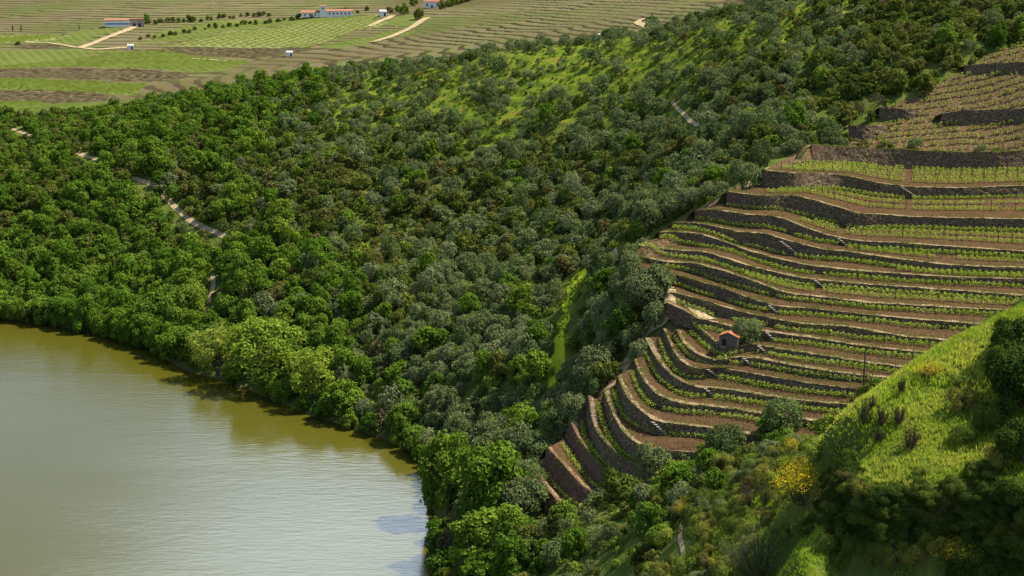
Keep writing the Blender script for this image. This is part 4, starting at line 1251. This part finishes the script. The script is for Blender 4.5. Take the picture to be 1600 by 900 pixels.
special('shrub', 1100, 722, 34, 'round green shrub left of the large loose olive below the terraces', 1.1, None, 44, ground=on_ground(1100, 724))
special('broadleaf', 1205, 690, 60, 'fresh green bushy tree on the slope edge under the lower right terraces', .8, None, 45, ground=on_ground(1205, 692))
special('olive', 1240, 672, 56, 'grey green bush at the lower right end of the terraces behind the grassy spur', .9, None, 46, ground=on_ground(1225, 678))
special('evergreen', 965, 775, 60, 'dark green bush at the lower ends of the vine strips', 1.1, None, 47, ground=on_ground(965, 785))
special('broadleaf', 1060, 765, 70, 'light green leafy bush right of the lone olive with the trunk', .7, None, 48, ground=on_ground(1060, 775))

pp = on_ground(1349, 603)
pv, pf = tube([[0, 0, -.5], [0, 0, 3.5], [0.03, 0, 6.6]], [.14, .12, .09], 8)
pole = mesh_obj('utility_pole', pv, pf, [M_WOOD], smooth=True); pole.location = pp
tag(pole, 'thin dark wooden pole standing among the lower right terraces', 'pole')

# weeds, prunings and loose stones on the benches
wP, wD = [], []
for nm, (O, I) in BENCHES.items():
    L_ = np.linalg.norm(np.diff(O, axis=0), axis=1).sum(); n = int(L_ * 16)
    s = rng.uniform(0, len(O) - 1.001, n); i = s.astype(int); f = (s - i)[:, None]
    o_, i_ = O[i] * (1 - f) + O[i + 1] * f, I[i] * (1 - f) + I[i + 1] * f
    v = np.where(rng.random(n) < .45, rng.beta(1, 9, n), rng.random(n))[:, None]
    P = o_ * (1 - v) + i_ * v
    keep = NZ.fbm(P[:, 0], P[:, 1], 3.0, 3) + rng.normal(size=n) * .08 > .48
    P = P[keep]; P[:, 2] = [ground_z(a, b) for a, b in P[:, :2]]
    P = np.repeat(P, 5, 0) + rng.normal(size=(len(P) * 5, 3)) * np.array([.16, .16, .0]) + np.c_[np.zeros((len(P) * 5, 2)), rng.uniform(.02, .28, len(P) * 5)]
    wP.append(P)
for k in range(len(LIPS)):                                       # plants rooted in the wall joints and on the wall tops
    L_ = np.linalg.norm(np.diff(LIP3[k], axis=0), axis=1).sum(); n = int(L_ * 5)
    s = rng.uniform(0, len(LIP3[k]) - 1.001, n).astype(int); v = (rng.random(n) ** 1.6)[:, None]
    P = LIP3[k][s] * (1 - v) + FOOT3[k][s] * v + side_normals(LIP3[k])[s].repeat(1, 0) @ np.array([[1, 0, 0], [0, 1, 0]]) * .18
    P = P[NZ.fbm(P[:, 0], P[:, 1], 5.0, 3) > .5]
    wP.append(np.repeat(P, 7, 0) + rng.normal(size=(len(P) * 7, 3)) * .14)
wP = np.concatenate(wP)
V, F = leaf_quads(wP, np.tile([0, 0, .8], (len(wP), 1)), .20, rng, .8, .5)
wd_ = mesh_obj('weeds', V, F, [M_LEAF['shrub']], face_attrs={'tone': rng.uniform(.1, .9, len(wP)), 'rand': np.repeat(rng.random(len(wP) // 5 + 1), 5)[:len(wP)]})
tag(wd_, 'scattered weeds on the terrace soil and in the joints of the walls', kind='stuff')

# the sloping vine field above the highest long wall: hundreds of staked vines, and its broken walls
fv, ff_, tn, off = [], [], [], 0
sv, sf, so_ = [], [], 0
for ry in np.arange(296, 372, 2.1):
    for rx in np.arange(70, 150, .95):
        x, y = rx + rng.normal() * .15, ry + (rx - 70) * .06 + rng.normal() * .12
        z = hill_z(x, y); px, py, d = project((x, y, z))
        if px > 1640 or not in_poly(px, py, Z_FIELD) or rng.random() < .12: continue
        n = 15
        P = np.c_[rng.normal(size=n) * .16 + x, rng.normal(size=n) * .12 + y, z + rng.uniform(.15, 1.1, n)]
        V, F = leaf_quads(P, np.c_[rng.normal(size=(n, 2)) * .6, np.full(n, .8)], .36, rng, .7, .8)
        fv.append(V); ff_.append(F + off); off += len(V); tn.append(np.full(n, rng.uniform(.1, .6)))
        V = np.array([(x-.035,y-.035,z-.1),(x+.035,y-.035,z-.1),(x,y+.04,z-.1),(x-.03,y-.03,z+1.35),(x+.03,y-.03,z+1.35),(x,y+.035,z+1.35)])
        sv.append(V); sf.append(np.array([(0,1,4,3),(1,2,5,4),(2,0,3,5)]) + so_); so_ += 6
fld = mesh_obj('vine_field', np.r_[np.concatenate(fv), np.concatenate(sv)], np.r_[np.concatenate(ff_), np.concatenate(sf) + off], [M_LEAF['vine'], M_POST],
               face_attrs={'tone': np.r_[np.concatenate(tn), np.full(len(sv) * 3, .5)], 'rand': np.r_[rng.random(len(tn) * 15), np.zeros(len(sv) * 3)]},
               mat_idx=np.r_[np.zeros(len(tn) * 15), np.ones(len(sv) * 3)])
tag(fld, 'sloping field of closely staked young vines above the highest long wall', kind='stuff')
UPW = [
 ('short dark wall piece at the left edge of the sloping vine field', [(1326,196),(1350,196),(1372,197),(1386,196)], [22,24,18,10]),
 ('short dark wall piece in the sloping vine field, left of a gap', [(1374,168),(1400,170),(1424,171),(1434,173)], [16,18,15,6]),
 ('long dark wall crossing the sloping vine field to the right edge', [(1470,177),(1500,174),(1545,172),(1600,170),(1640,168)], [15,20,20,18,17]),
 ('topmost dark wall piece under the wooded slope at the right edge', [(1506,103),(1540,100),(1600,97),(1640,94)], [10,14,15,15]),
]
for lab, pl, hs in UPW:
    a = resample(np.c_[np.array(pl, float), hs], 24)
    foot = np.array([list(on_hill(x, y + h_)) for x, y, h_ in a])
    dd = smooth_line(np.c_[foot[:, 1], foot[:, 1]], 6)[:, 0]
    foot = pt(a[:, 0], a[:, 1] + a[:, 2], dd); lip = pt(a[:, 0], a[:, 1], dd)
    wobj = wall_mesh('dry_stone_wall', lip, foot, .12)
    tag(wobj, lab, 'terrace wall', 'dry stone terrace walls of the vineyard', 'thing')
    nn = side_normals(lip)
    inner = lip.copy(); inner[:, :2] -= nn * 2.6
    inner[:, 2] = np.maximum([hill_z(p, q) + .1 for p, q in inner[:, :2]], lip[:, 2] - .1)
    o, _, _ = bench_mesh('terrace_ground', lip, inner, 1.5); tag(o, kind='structure')
# ------------------------------------------------------------------ the near grassy spur
n_t = 60000
tx = rng.uniform(8, 62, n_t); ty = rng.uniform(78, 152, n_t)
tz = base_f(np.c_[tx, ty]); tpx, tpy, _ = project(np.c_[tx, ty, tz])
def local_slope(x, y): return np.array([math.hypot(hill_z(a + .7, b) - hill_z(a - .7, b), hill_z(a, b + .7) - hill_z(a, b - .7)) / 1.4 for a, b in zip(x, y)])
okk = (tpx > 1040) & (tpx < 1640) & (tpy < 940) & (tpy > 400)
tx, ty = tx[okk], ty[okk]
tz = np.array([hill_z(a, b) for a, b in zip(tx, ty)])
sl_ = local_slope(tx, ty); ok2 = sl_ < 2.6
tx, ty, tz = tx[ok2], ty[ok2], tz[ok2]
patch = NZ.fbm(tx, ty, 5, 4)
hgt = np.where(sl_[ok2] > 1.2, .6, 1.0) * (.22 + .5 * NZ2.fbm(tx, ty, 3, 3) ** 1.3)
nb = 6
bx = np.repeat(tx, nb) + rng.normal(size=len(tx) * nb) * .10; byy = np.repeat(ty, nb) + rng.normal(size=len(tx) * nb) * .10
bz = np.repeat(tz, nb) - .03
bh = np.repeat(hgt, nb) * rng.uniform(.6, 1.25, len(bx))
az = rng.uniform(0, 6.28, len(bx)); lean = rng.uniform(.1, .7, len(bx)) * bh
wd = rng.uniform(.025, .05, len(bx))
ca, sa = np.cos(az), np.sin(az)
B0 = np.c_[bx - sa * wd, byy + ca * wd, bz]; B1 = np.c_[bx + sa * wd, byy - ca * wd, bz]
B2 = np.c_[bx + ca * lean * .5 + sa * wd * .6, byy + sa * lean * .5 - ca * wd * .6, bz + bh * .65]
B3 = np.c_[bx + ca * lean, byy + sa * lean, bz + bh]
V = np.stack([B0, B1, B2, B3], 1).reshape(-1, 3); F = np.arange(len(V)).reshape(-1, 4)
gr = mesh_obj('grass', V, F, [M_LEAF['grass']], face_attrs={'tone': np.clip(np.repeat(.25 + .6 * NZ2.fbm(tx, ty, 8, 3), nb) + rng.normal(size=len(bx)) * .12, 0, 1), 'rand': np.clip(np.repeat(patch, nb) * 1.5 - .35 + rng.normal(size=len(bx)) * .08, 0, .99)})
tag(gr, 'tall bright green grass covering the near spur', kind='stuff')

def cone_bush(name, px, py, w_px, h_px, kind_leaf, label, cat, group, n=700, leaf=.13, spiky=True, flowers=None, wid=.5):
    """heath-like bush of many upright feathery shoots"""
    h = on_ground(px, py); _, _, d = project((h.x, h.y, h.z))
    W, H = w_px * d / FPX, h_px * d / FPX
    ns = max(7, int(22 * wid * 2))
    root = empty(name, (h.x, h.y, h.z - .05))
    Vs, Fs, tn, off = [], [], [], 0
    st_v, st_f, so = [], [], 0
    per = n // ns
    tips = []
    for i in range(ns):
        a = rng.uniform(0, 6.28); r = math.sqrt(rng.random()) * W / 2
        top = np.array([math.cos(a) * r, math.sin(a) * r, H * (1.05 - .45 * (2 * r / W) ** 1.5) * rng.uniform(.75, 1.05)])
        base = np.array([math.cos(a) * r * .3, math.sin(a) * r * .3, 0])
        v, f = tube([base, base * .4 + top * .6, top], [.035, .022, .008], 4)
        st_v.append(v); st_f.append(f + so); so += len(v)
        u = rng.uniform(.22, 1.02, per)[:, None]
        P = base * (1 - u) + top * u + rng.normal(size=(per, 3)) * np.array([1, 1, .6]) * (W * .085) * (1.15 - u * .7)
        D = (top - base)[None] * .5 + rng.normal(size=(per, 3))
        v, f = leaf_quads(P, D, leaf, rng, .6, .45)
        Vs.append(v); Fs.append(f + off); off += len(v); tn.append(np.clip(rng.uniform(.25, .7) + rng.normal(size=per) * .15, 0, 1))
        tips.append(top)
    mesh_obj('foliage', np.concatenate(Vs), np.concatenate(Fs), [M_LEAF[kind_leaf]], root, face_attrs={'tone': np.concatenate(tn), 'rand': np.full(sum(map(len, tn)), 0.0)})
    mesh_obj('stem', np.concatenate(st_v), np.concatenate(st_f), [M_BARK], root, smooth=True)
    if flowers:
        flowers = max(flowers, 1000)
        P = np.array(tips)[rng.integers(0, ns, flowers)] + rng.normal(size=(flowers, 3)) * np.array([W * .13, W * .13, H * .13])
        v, f = leaf_quads(P, rng.normal(size=(flowers, 3)) + [0, 0, .6], .11 if w_px > 70 else .065, rng, .7, .8)
        mesh_obj('flowers', v, f, [M_LEAF['broom']], root, face_attrs={'tone': rng.uniform(.2, .9, flowers), 'rand': rng.random(flowers)})
    tag(root, label, cat, group)
    return root
G_H = 'dark spiky heath bushes on the grassy spur'
cone_bush('heath_bush', 1352, 662, 26, 40, 'heath', 'dark spiky heath bush, leftmost of the three standing side by side on the grass', 'bush', G_H)
cone_bush('heath_bush', 1378, 664, 24, 36, 'heath', 'dark brownish heath bush between two others on the grass', 'bush', G_H)
cone_bush('heath_bush', 1404, 662, 26, 34, 'heath', 'dark heath bush, rightmost of the three standing side by side on the grass', 'bush', G_H)
cone_bush('heath_bush', 1372, 692, 22, 26, 'heath', 'small dark heath bush just below the row of three heath bushes', 'bush', G_H)
cone_bush('heath_bush', 1420, 702, 30, 46, 'heath', 'tallest brown heath bush in the middle of the grassy spur', 'bush', G_H, 900)
cone_bush('heath_bush', 1410, 616, 18, 30, 'heath', 'slim dark heath bush near the upper edge of the grassy spur', 'bush', G_H, 500)
cone_bush('heath_bush', 1318, 640, 24, 22, 'heath', 'low brown heath bush where the grass meets the lower terraces', 'bush', G_H, 450)
cone_bush('heath_bush', 1362, 640, 14, 26, 'heath', 'thin upright heath stem behind the three heath bushes', 'bush', G_H, 300)
cone_bush('heath_bush', 1168, 800, 34, 62, 'heath', 'tall brown green heath bush left of the yellow broom', 'bush', G_H, 1100)
cone_bush('heath_bush', 1196, 792, 30, 54, 'heath', 'brown heath bush between the yellow broom and a taller heath bush', 'bush', G_H, 900)
cone_bush('broom_bush', 1252, 786, 78, 62, 'shrub', 'rounded broom bush covered in golden yellow flowers', 'bush', None, 1600, .12, True, 2600, 1.0)
cone_bush('broom_bush', 1236, 712, 26, 26, 'shrub', 'small broom bush with some orange yellow flowers at the spur edge', 'bush', None, 600, .12, True, 160, .6)
cone_bush('broom_bush', 1070, 812, 34, 30, 'shrub', 'low broom bush with yellow and rusty flowers above the narrow footpath', 'bush', None, 700, .12, True, 220, .6)
cone_bush('broom_bush', 1500, 880, 60, 40, 'shrub', 'low broom bush with scattered orange flowers in the shaded bottom right', 'bush', None, 900, .12, True, 200, .8)
cone_bush('broom_bush', 1452, 588, 44, 20, 'shrub', 'flat golden flowering patch of broom on the crest of the spur', 'bush', None, 700, .12, True, 900, .9)
cone_bush('grey_bush', 1190, 902, 150, 96, 'olive', 'big dull grey green bush at the bottom edge below the broom', 'bush', None, 3600, .14, True, None, 1.6)

G_D = 'dark dense bushes on the shaded right side of the spur'
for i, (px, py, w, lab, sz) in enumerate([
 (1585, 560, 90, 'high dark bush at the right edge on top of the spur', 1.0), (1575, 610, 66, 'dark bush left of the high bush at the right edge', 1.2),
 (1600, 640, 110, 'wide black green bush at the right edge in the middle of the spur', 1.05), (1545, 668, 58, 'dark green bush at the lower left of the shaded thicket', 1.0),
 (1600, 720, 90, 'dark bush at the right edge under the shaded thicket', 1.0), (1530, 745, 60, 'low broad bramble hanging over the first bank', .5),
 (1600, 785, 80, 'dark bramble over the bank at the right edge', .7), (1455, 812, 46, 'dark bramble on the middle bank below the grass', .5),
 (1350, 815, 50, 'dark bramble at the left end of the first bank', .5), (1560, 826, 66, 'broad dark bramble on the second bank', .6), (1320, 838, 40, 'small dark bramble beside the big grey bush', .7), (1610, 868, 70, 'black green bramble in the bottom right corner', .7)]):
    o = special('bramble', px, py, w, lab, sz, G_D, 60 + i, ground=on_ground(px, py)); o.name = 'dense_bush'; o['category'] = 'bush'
nbr = 0
for i in range(6000):                                            # brambles hanging on the shaded banks
    x, y = rng.uniform(20, 46), rng.uniform(88, 116)
    z = hill_z(x, y); px, py, d = project((x, y, z))
    if not (1240 < px < 1640 and (690 if px < 1275 else 735) < py < 930) or (px < 1490 and py > 838) or local_slope([x], [y])[0] < 1.0: continue
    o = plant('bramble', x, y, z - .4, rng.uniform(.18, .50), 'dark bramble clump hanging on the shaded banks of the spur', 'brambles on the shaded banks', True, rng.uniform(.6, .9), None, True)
    nbr += 1
    if nbr >= 285: break
print('brambles', nbr)
G_G = 'green shrubs on the near slope'
WHERE = [(1330, 868), (1362, 882), (1395, 862), (1430, 876), (1465, 862), (1310, 888), (1480, 892), (1110, 840), (1135, 800), (1090, 790), (1150, 760), (1215, 760), (1300, 800), (1290, 860), (1400, 880), (1450, 850), (1275, 715), (1500, 640), (1505, 690), (1440, 742), (1345, 775), (1120, 890), (1230, 835), (1170, 845), (1330, 725), (1500, 600), (1560, 730), (1085, 870), (1040, 850)]
DESC = ['on the low bench, leftmost', 'on the low bench, second from the left', 'on the low bench under the first bank', 'in the middle of the low bench', 'on the low bench near the flowering broom', 'at the bottom edge left of the low bench', 'at the bottom edge below the flowering broom', 'beside the narrow footpath', 'above the big grey bush', 'near the rusty broom', 'at the head of the footpath', 'just left of the broom', 'just right of the broom', 'below the broom', 'at the bottom edge', 'on the lower bank', 'on the spur corner', 'under the shaded thicket', 'right of the tallest heath bush', 'below the tallest heath bush', 'over the first bank', 'in the bottom corner by the footpath', 'between the broom and the grey bush', 'left of the grey bush', 'at the left of the bright grass', 'high on the bright grass', 'below the black green bush', 'at the lower footpath', 'left of the footpath']
for i, ((px, py), ds) in enumerate(zip(WHERE, DESC)):
    special('shrub', px, py, float(rng.uniform(28, 46)), 'leafy yellowish green shrub ' + ds, float(rng.uniform(.7, 1.1)), G_G, 90 + i, ground=on_ground(px, py))

# close scrub on the slope between the footpath and the broom, and down to the valley
ns = 0
for i in range(9000):
    y = rng.uniform(112, 200); x = rng.uniform(4, 44)
    z = hill_z(x, y); px, py, d = project((x, y, z))
    if not (1000 < px < 1275 and 690 < py < 925) or (np.hypot(allp[:, 0] - x, allp[:, 1] - y) < 1.2).any(): continue
    if any(math.hypot(x - a, y - b) < .8 + r * .5 for a, b, r in SPECIAL): continue
    k = rng.choice(['shrub', 'evergreen', 'olive'], p=[.76, .14, .10])
    s = rng.uniform(.45, 1.15) if k == 'shrub' else rng.uniform(.25, .5)
    where = 'left of the footpath' if px < 1065 else ('between the footpath and the yellow broom' if py > 775 else 'on the slope above the footpath')
    what = {'shrub': 'yellowish green shrub', 'evergreen': 'low dark green bush', 'olive': 'low grey green bush'}[k]
    o = plant(k, x, y, z - .1, s, '%s %s' % (what, where), '%s %s' % (what.replace('bush', 'bushes').replace('shrub', 'shrubs'), where), True, rng.uniform(.8, 1.2), None, True)
    if k != 'shrub': o.name = 'scrub_bush'; o['category'] = 'bush'
    SPECIAL.append((x, y, 1.2 * s)); ns += 1
    if ns >= 210: break
print('scrub', ns)
# ------------------------------------------------------------------ buildings and trees on the far hills
M_WHITE = flat_mat('white_plaster', (.58, .56, .52), var=.06, scale=.4)
M_STONEF = flat_mat('brown_masonry', (.30, .22, .16), var=.2, scale=.6)
M_TILEF = flat_mat('red_roof_tiles', (.25, .115, .075), var=.2, scale=.8)
M_BLUE = flat_mat('blue_band', (.07, .16, .26), var=.1)
M_WIN = flat_mat('dark_window', (.03, .035, .04), rough=.3)
M_METAL = flat_mat('white_metal', (.55, .55, .54), var=.05, rough=.5)
def far_house(name, px, py, yaw, label, cat='house'):
    h = on_far(px, py)
    e = empty(name, (h.x, h.y, h.z - .4), math.radians(yaw)); tag(e, label, cat)
    return e
w = far_house('winery', 192, 41, 16, 'long low white winery hall with a blue band and a flat red roof', 'building'); w.scale = (.85, .85, .8)
prism('wall', -13.5, 5.5, -7, 7, 0, 5.4, M_WHITE, w)
prism('annex', 5.55, 16, -7, 7, 0, 6.2, M_STONEF, w)
prism('band', -13.3, 5.3, -7.12, -7.004, 2.1, 3.2, M_BLUE, w)
gable_roof('roof', -13.5, 5.5, -7, 7, 5.41, 1.2, .5, M_TILEF, w, 'x', .3)
prism('annex_roof', 5.3, 16.4, -7.4, 7.4, 6.21, 6.6, M_TILEF, w)
for i in range(2):
    prism('door', 7.5 + i * 4, 9.6 + i * 4, -7.1, -7.004, 0, 3, M_WIN, w)
f = far_house('farmhouse', 512, 26, 8, 'white farmhouse with a square tower and a red tiled wing'); f.scale = (.9, .9, .75)
prism('wall', -6, 19, -4.5, 4.5, 0, 5.6, M_WHITE, f)
rf = gable_roof('roof', -1.3, 19, -4.5, 4.5, 5.62, 1.7, .4, M_TILEF, f)
prism('tower', -6, -1.3, -4.8, 0, 0, 10.2, M_WHITE, f)
gable_roof('tower_roof', -6, -1.3, -4.8, 0, 10.21, .8, .3, M_TILEF, f)
prism('wing', -20, -6.05, -4, 4, 0, 4.2, M_WHITE, f)
gable_roof('wing_roof', -20, -6.4, -4, 4, 4.22, 2.0, .5, M_TILEF, f)
for i in range(6):
    prism('window', 1 + i * 3, 2.1 + i * 3, -4.58, -4.502, 2.6, 4.2, M_WIN, f)
prism('window', -4.2, -3.2, -4.88, -4.802, 7.2, 8.6, M_WIN, f)
for i in range(3):
    prism('window', -18 + i * 4, -16.8 + i * 4, -4.08, -4.002, 1.6, 3, M_WIN, f)
f = far_house('farmhouse', 676, 12, -12, 'small white farmhouse with an orange red roof at the top edge')
prism('wall', -5.5, 5.5, -4, 4, 0, 4.6, M_WHITE, f); gable_roof('roof', -5.5, 5.5, -4, 4, 4.62, 2.2, .4, M_TILEF, f)
prism('window', -3.5, -2.4, -4.08, -4.002, 1.7, 3.2, M_WIN, f); prism('door', 0, 1.2, -4.08, -4.002, 0, 2.2, M_WIN, f)
for px, py, lab, s in ((204, 77, 'tiny white shed at the fork of the pale dirt tracks', 1.0), (452, 88, 'tiny white shed standing alone in the terraced slope', 1.0), (598, 25, 'tiny grey white shed in front of the garden trees', 1.3)):
    e = far_house('shed', px, py, 20, lab, 'shed'); e.scale = (s, s, s)
    prism('wall', -1.7, 1.7, -1.4, 1.4, 0, 2.7, M_WHITE, e); gable_roof('roof', -1.7, 1.7, -1.4, 1.4, 2.71, .6, .2, M_METAL, e)
    prism('door', .3, 1.3, -1.47, -1.402, 0, 2, M_WIN, e)
for px, py, lab in ((937, 62, 'left one of two tiny white beehive huts on the ridge'), (946, 62, 'right one of two tiny white beehive huts on the ridge')):
    h = on_hill(px, py)
    e = empty('ridge_hut', (h.x, h.y, h.z - .2)); tag(e, lab.replace('beehive ', ''), 'hut')
    prism('wall', -.6, .6, -.6, .6, 0, 1.9, M_WHITE, e); gable_roof('roof', -.6, .6, -.6, .6, 1.91, .35, .1, M_METAL, e)
# ruined walls by the river wood
for px, py, L_, H_, lab, yaw in ((250, 470, 7, 2.4, 'grey ruined stone wall among the trees above the river', -20), (362, 448, 12, 1.2, 'low old stone wall beside the pale trail in the river wood', 6)):
    h = on_hill(px, py)
    xs = np.linspace(-L_ / 2, L_ / 2, 20); c, s = math.cos(math.radians(yaw)), math.sin(math.radians(yaw))
    lip = np.c_[h.x + xs * c, h.y + xs * s, [hill_z(h.x + a * c, h.y + a * s) + H_ for a in xs]]; ft = lip.copy(); ft[:, 2] -= H_
    tag(wall_mesh('ruined_wall', lip, ft, .05), lab, 'stone wall', None, 'thing')
# pale tracks
for pl, wd in (([(215,39),(200,47),(180,54),(160,62),(140,70),(124,75)], 5.0), ([(124,75),(150,78),(175,76),(203,74)], 3.5), ([(122,75),(80,68),(40,66)], 3.0), ([(613,25),(595,33),(578,42)], 4.5), ([(668,28),(640,45),(610,58),(580,66)], 5.0), ([(1004,30),(994,36),(1005,40),(1020,43)], 3.5), ([(300,92),(340,95),(400,94)], 2.0)):
    q = [on_far(a, b) for a, b in pl]
    P = smooth_line(resample(np.array([list(v) for v in q if v is not None]), step=3.0), 2)
    t = np.gradient(P[:, :2], axis=0); t /= np.linalg.norm(t, axis=1, keepdims=True) + 1e-9
    rowsP = []
    for ff2 in (-1, 0, 1):
        r = P.copy(); r[:, :2] += np.stack([-t[:, 1], t[:, 0]], -1) * ff2 * wd / 2
        r[:, 2] = [far_z(a, b) + .35 for a, b in r[:, :2]]
        rowsP.append(r)
    Pm = np.stack(rowsP, 1); n = len(Pm); idx = np.arange(n * 3).reshape(n, 3)
    F = np.stack([idx[:-1, :-1], idx[1:, :-1], idx[1:, 1:], idx[:-1, 1:]], -1).reshape(-1, 4)
    tag(mesh_obj('path', Pm.reshape(-1, 3), F, [M_PATH], smooth=True), kind='structure')
def far_tree(kind, px, py, wpx, label, group, sz=1.0):
    h = on_far(px, py)
    if h is None: return
    _, _, d = project(h)
    plant(kind, h.x, h.y, h.z - .3, wpx * d / FPX / (2 * KIND[kind][0]), label, group, False, sz)
for i, t in enumerate(np.linspace(0, 1, 34)):                    # the tree line along the scarp below the farmhouse
    px = 222 + 350 * t + rng.uniform(-3, 3); py = 62 - 44 * t ** .8 + rng.uniform(-1.5, 2.5)
    far_tree('evergreen', px, py, rng.uniform(5, 9), 'small dark tree in the tree line below the farmhouse', 'trees of the line below the farmhouse', rng.uniform(.8, 1.2))
for i, t in enumerate(np.linspace(0, 1, 22)):
    px = 232 + 190 * t + rng.uniform(-3, 3); py = 38 - 14 * t + rng.uniform(-2, 2)
    far_tree('evergreen', px, py, rng.uniform(5, 9), 'small dark tree in the upper hedge right of the winery', 'trees of the hedge right of the winery')
for px, py, wp, k, lab in ((230, 36, 11, 'broadleaf', 'green tree at the right end of the winery'), (632, 22, 13, 'broadleaf', 'green tree left of the small farmhouse garden'), (655, 30, 16, 'evergreen', 'dark round tree in the garden below the small farmhouse'), (608, 20, 11, 'evergreen', 'dark tree behind the grey shed'), (646, 9, 12, 'broadleaf', 'bright green tree beside the small farmhouse'), (690, 14, 14, 'evergreen', 'dark tree right of the small farmhouse'), (622, 18, 10, 'broadleaf', 'small green tree between the grey shed and the farmhouse garden'), (300, 34, 9, 'evergreen', 'dark tree standing out of the upper hedge'), (28, 70, 8, 'evergreen', 'dark bush at the left end of the small scarp')):
    far_tree(k, px, py, wp, lab, None)
for i, px in enumerate(np.linspace(700, 735, 7)):
    far_tree('evergreen', px, 11 - i * 1.7, 12, 'dark tree of the small wood right of the small farmhouse', 'small wood right of the small farmhouse')
# cypresses
def cypress(px, py, hpx, label):
    h = on_far(px, py); _, _, d = project(h); H = hpx * d / FPX
    e = empty('cypress_tree', (h.x, h.y, h.z - .2)); n = 500
    u = rng.random(n); r = np.sin(np.pi * np.clip(u * .92 + .06, 0, 1)) ** .7 * H * .11
    a = rng.uniform(0, 6.28, n); P = np.c_[np.cos(a) * r, np.sin(a) * r, .1 * H + u * H * .9]
    V, F = leaf_quads(P, np.c_[np.cos(a), np.sin(a), np.full(n, .4)], H * .07, rng, .4, .6)
    mesh_obj('crown', V, F, [M_LEAF['evergreen']], e, face_attrs={'tone': rng.uniform(.2, .6, n)})
    v, f = tube([[0, 0, -.3], [0, 0, H * .25]], [.25, .2]); mesh_obj('trunk', v, f, [M_BARK], e)
    tag(e, label, 'cypress tree', None)
cypress(20, 49, 10, 'slim dark cypress at the far left, left one of the near pair')
cypress(33, 49, 10, 'slim dark cypress at the far left, right one of the near pair')
cypress(124, 46, 7, 'short dark cypress standing alone left of the winery')
M_FARVINE = leaf_mat('far_vines', [(0, (.085, .115, .018)), (1, (.11, .13, .028))], .2, .3)
# rows of vines on the green fields
rv, rf_, rt, off = [], [], [], 0
def rows_in(poly, direction, spacing, height):
    global off
    q = np.array([list(on_far(min(max(a, -30), 1630), b)) for a, b in poly])
    d = np.array([math.sin(direction), math.cos(direction)]); nrm = np.array([d[1], -d[0]])
    c = q[:, :2]; s0, s1 = (c @ nrm).min(), (c @ nrm).max(); u0, u1 = (c @ d).min(), (c @ d).max()
    for s in np.arange(s0, s1, spacing):
        uu = np.arange(u0, u1, 2.2)
        P2 = nrm[None] * s + d[None] * uu[:, None] + rng.normal(size=(len(uu), 2)) * .08
        P3 = np.c_[P2, far_f(P2) + (NZ.fbm(P2[:, 0], P2[:, 1], 60, 3) - .5) * 5 * np.clip((P2[:, 1] - 600) / 200, 0, 1)]
        px, py, _ = project(P3)
        ins = in_poly(px, py, poly)
        for i in range(len(uu) - 1):
            if not (ins[i] and ins[i + 1]): continue
            a, b = P3[i], P3[i + 1]; h = height * rng.uniform(.6, 1.2); wv = .3
            n3 = np.array([nrm[0] * wv, nrm[1] * wv, 0]); up = np.array([0, 0, h])
            rv.append(np.array([a - n3, b - n3, b + up, a + up, a + n3, b + n3])); rf_.append(np.array([(0, 1, 2, 3), (3, 2, 5, 4)]) + off); off += 6
            rt.append(np.full(2, rng.uniform(.2, .8)))
rows_in(G2, .55, 4.2, .8); rows_in(G3, .55, 4.0, .8); rows_in(G1, .75, 5.0, .5); rows_in(PALE, .35, 6, .7); rows_in(PALE2, .1, 5.5, .9)
ro = mesh_obj('vine_rows', np.concatenate(rv), np.concatenate(rf_), [M_FARVINE], face_attrs={'tone': np.concatenate(rt) * .8})
tag(ro, 'faint rows of vines on the distant green fields', kind='stuff')
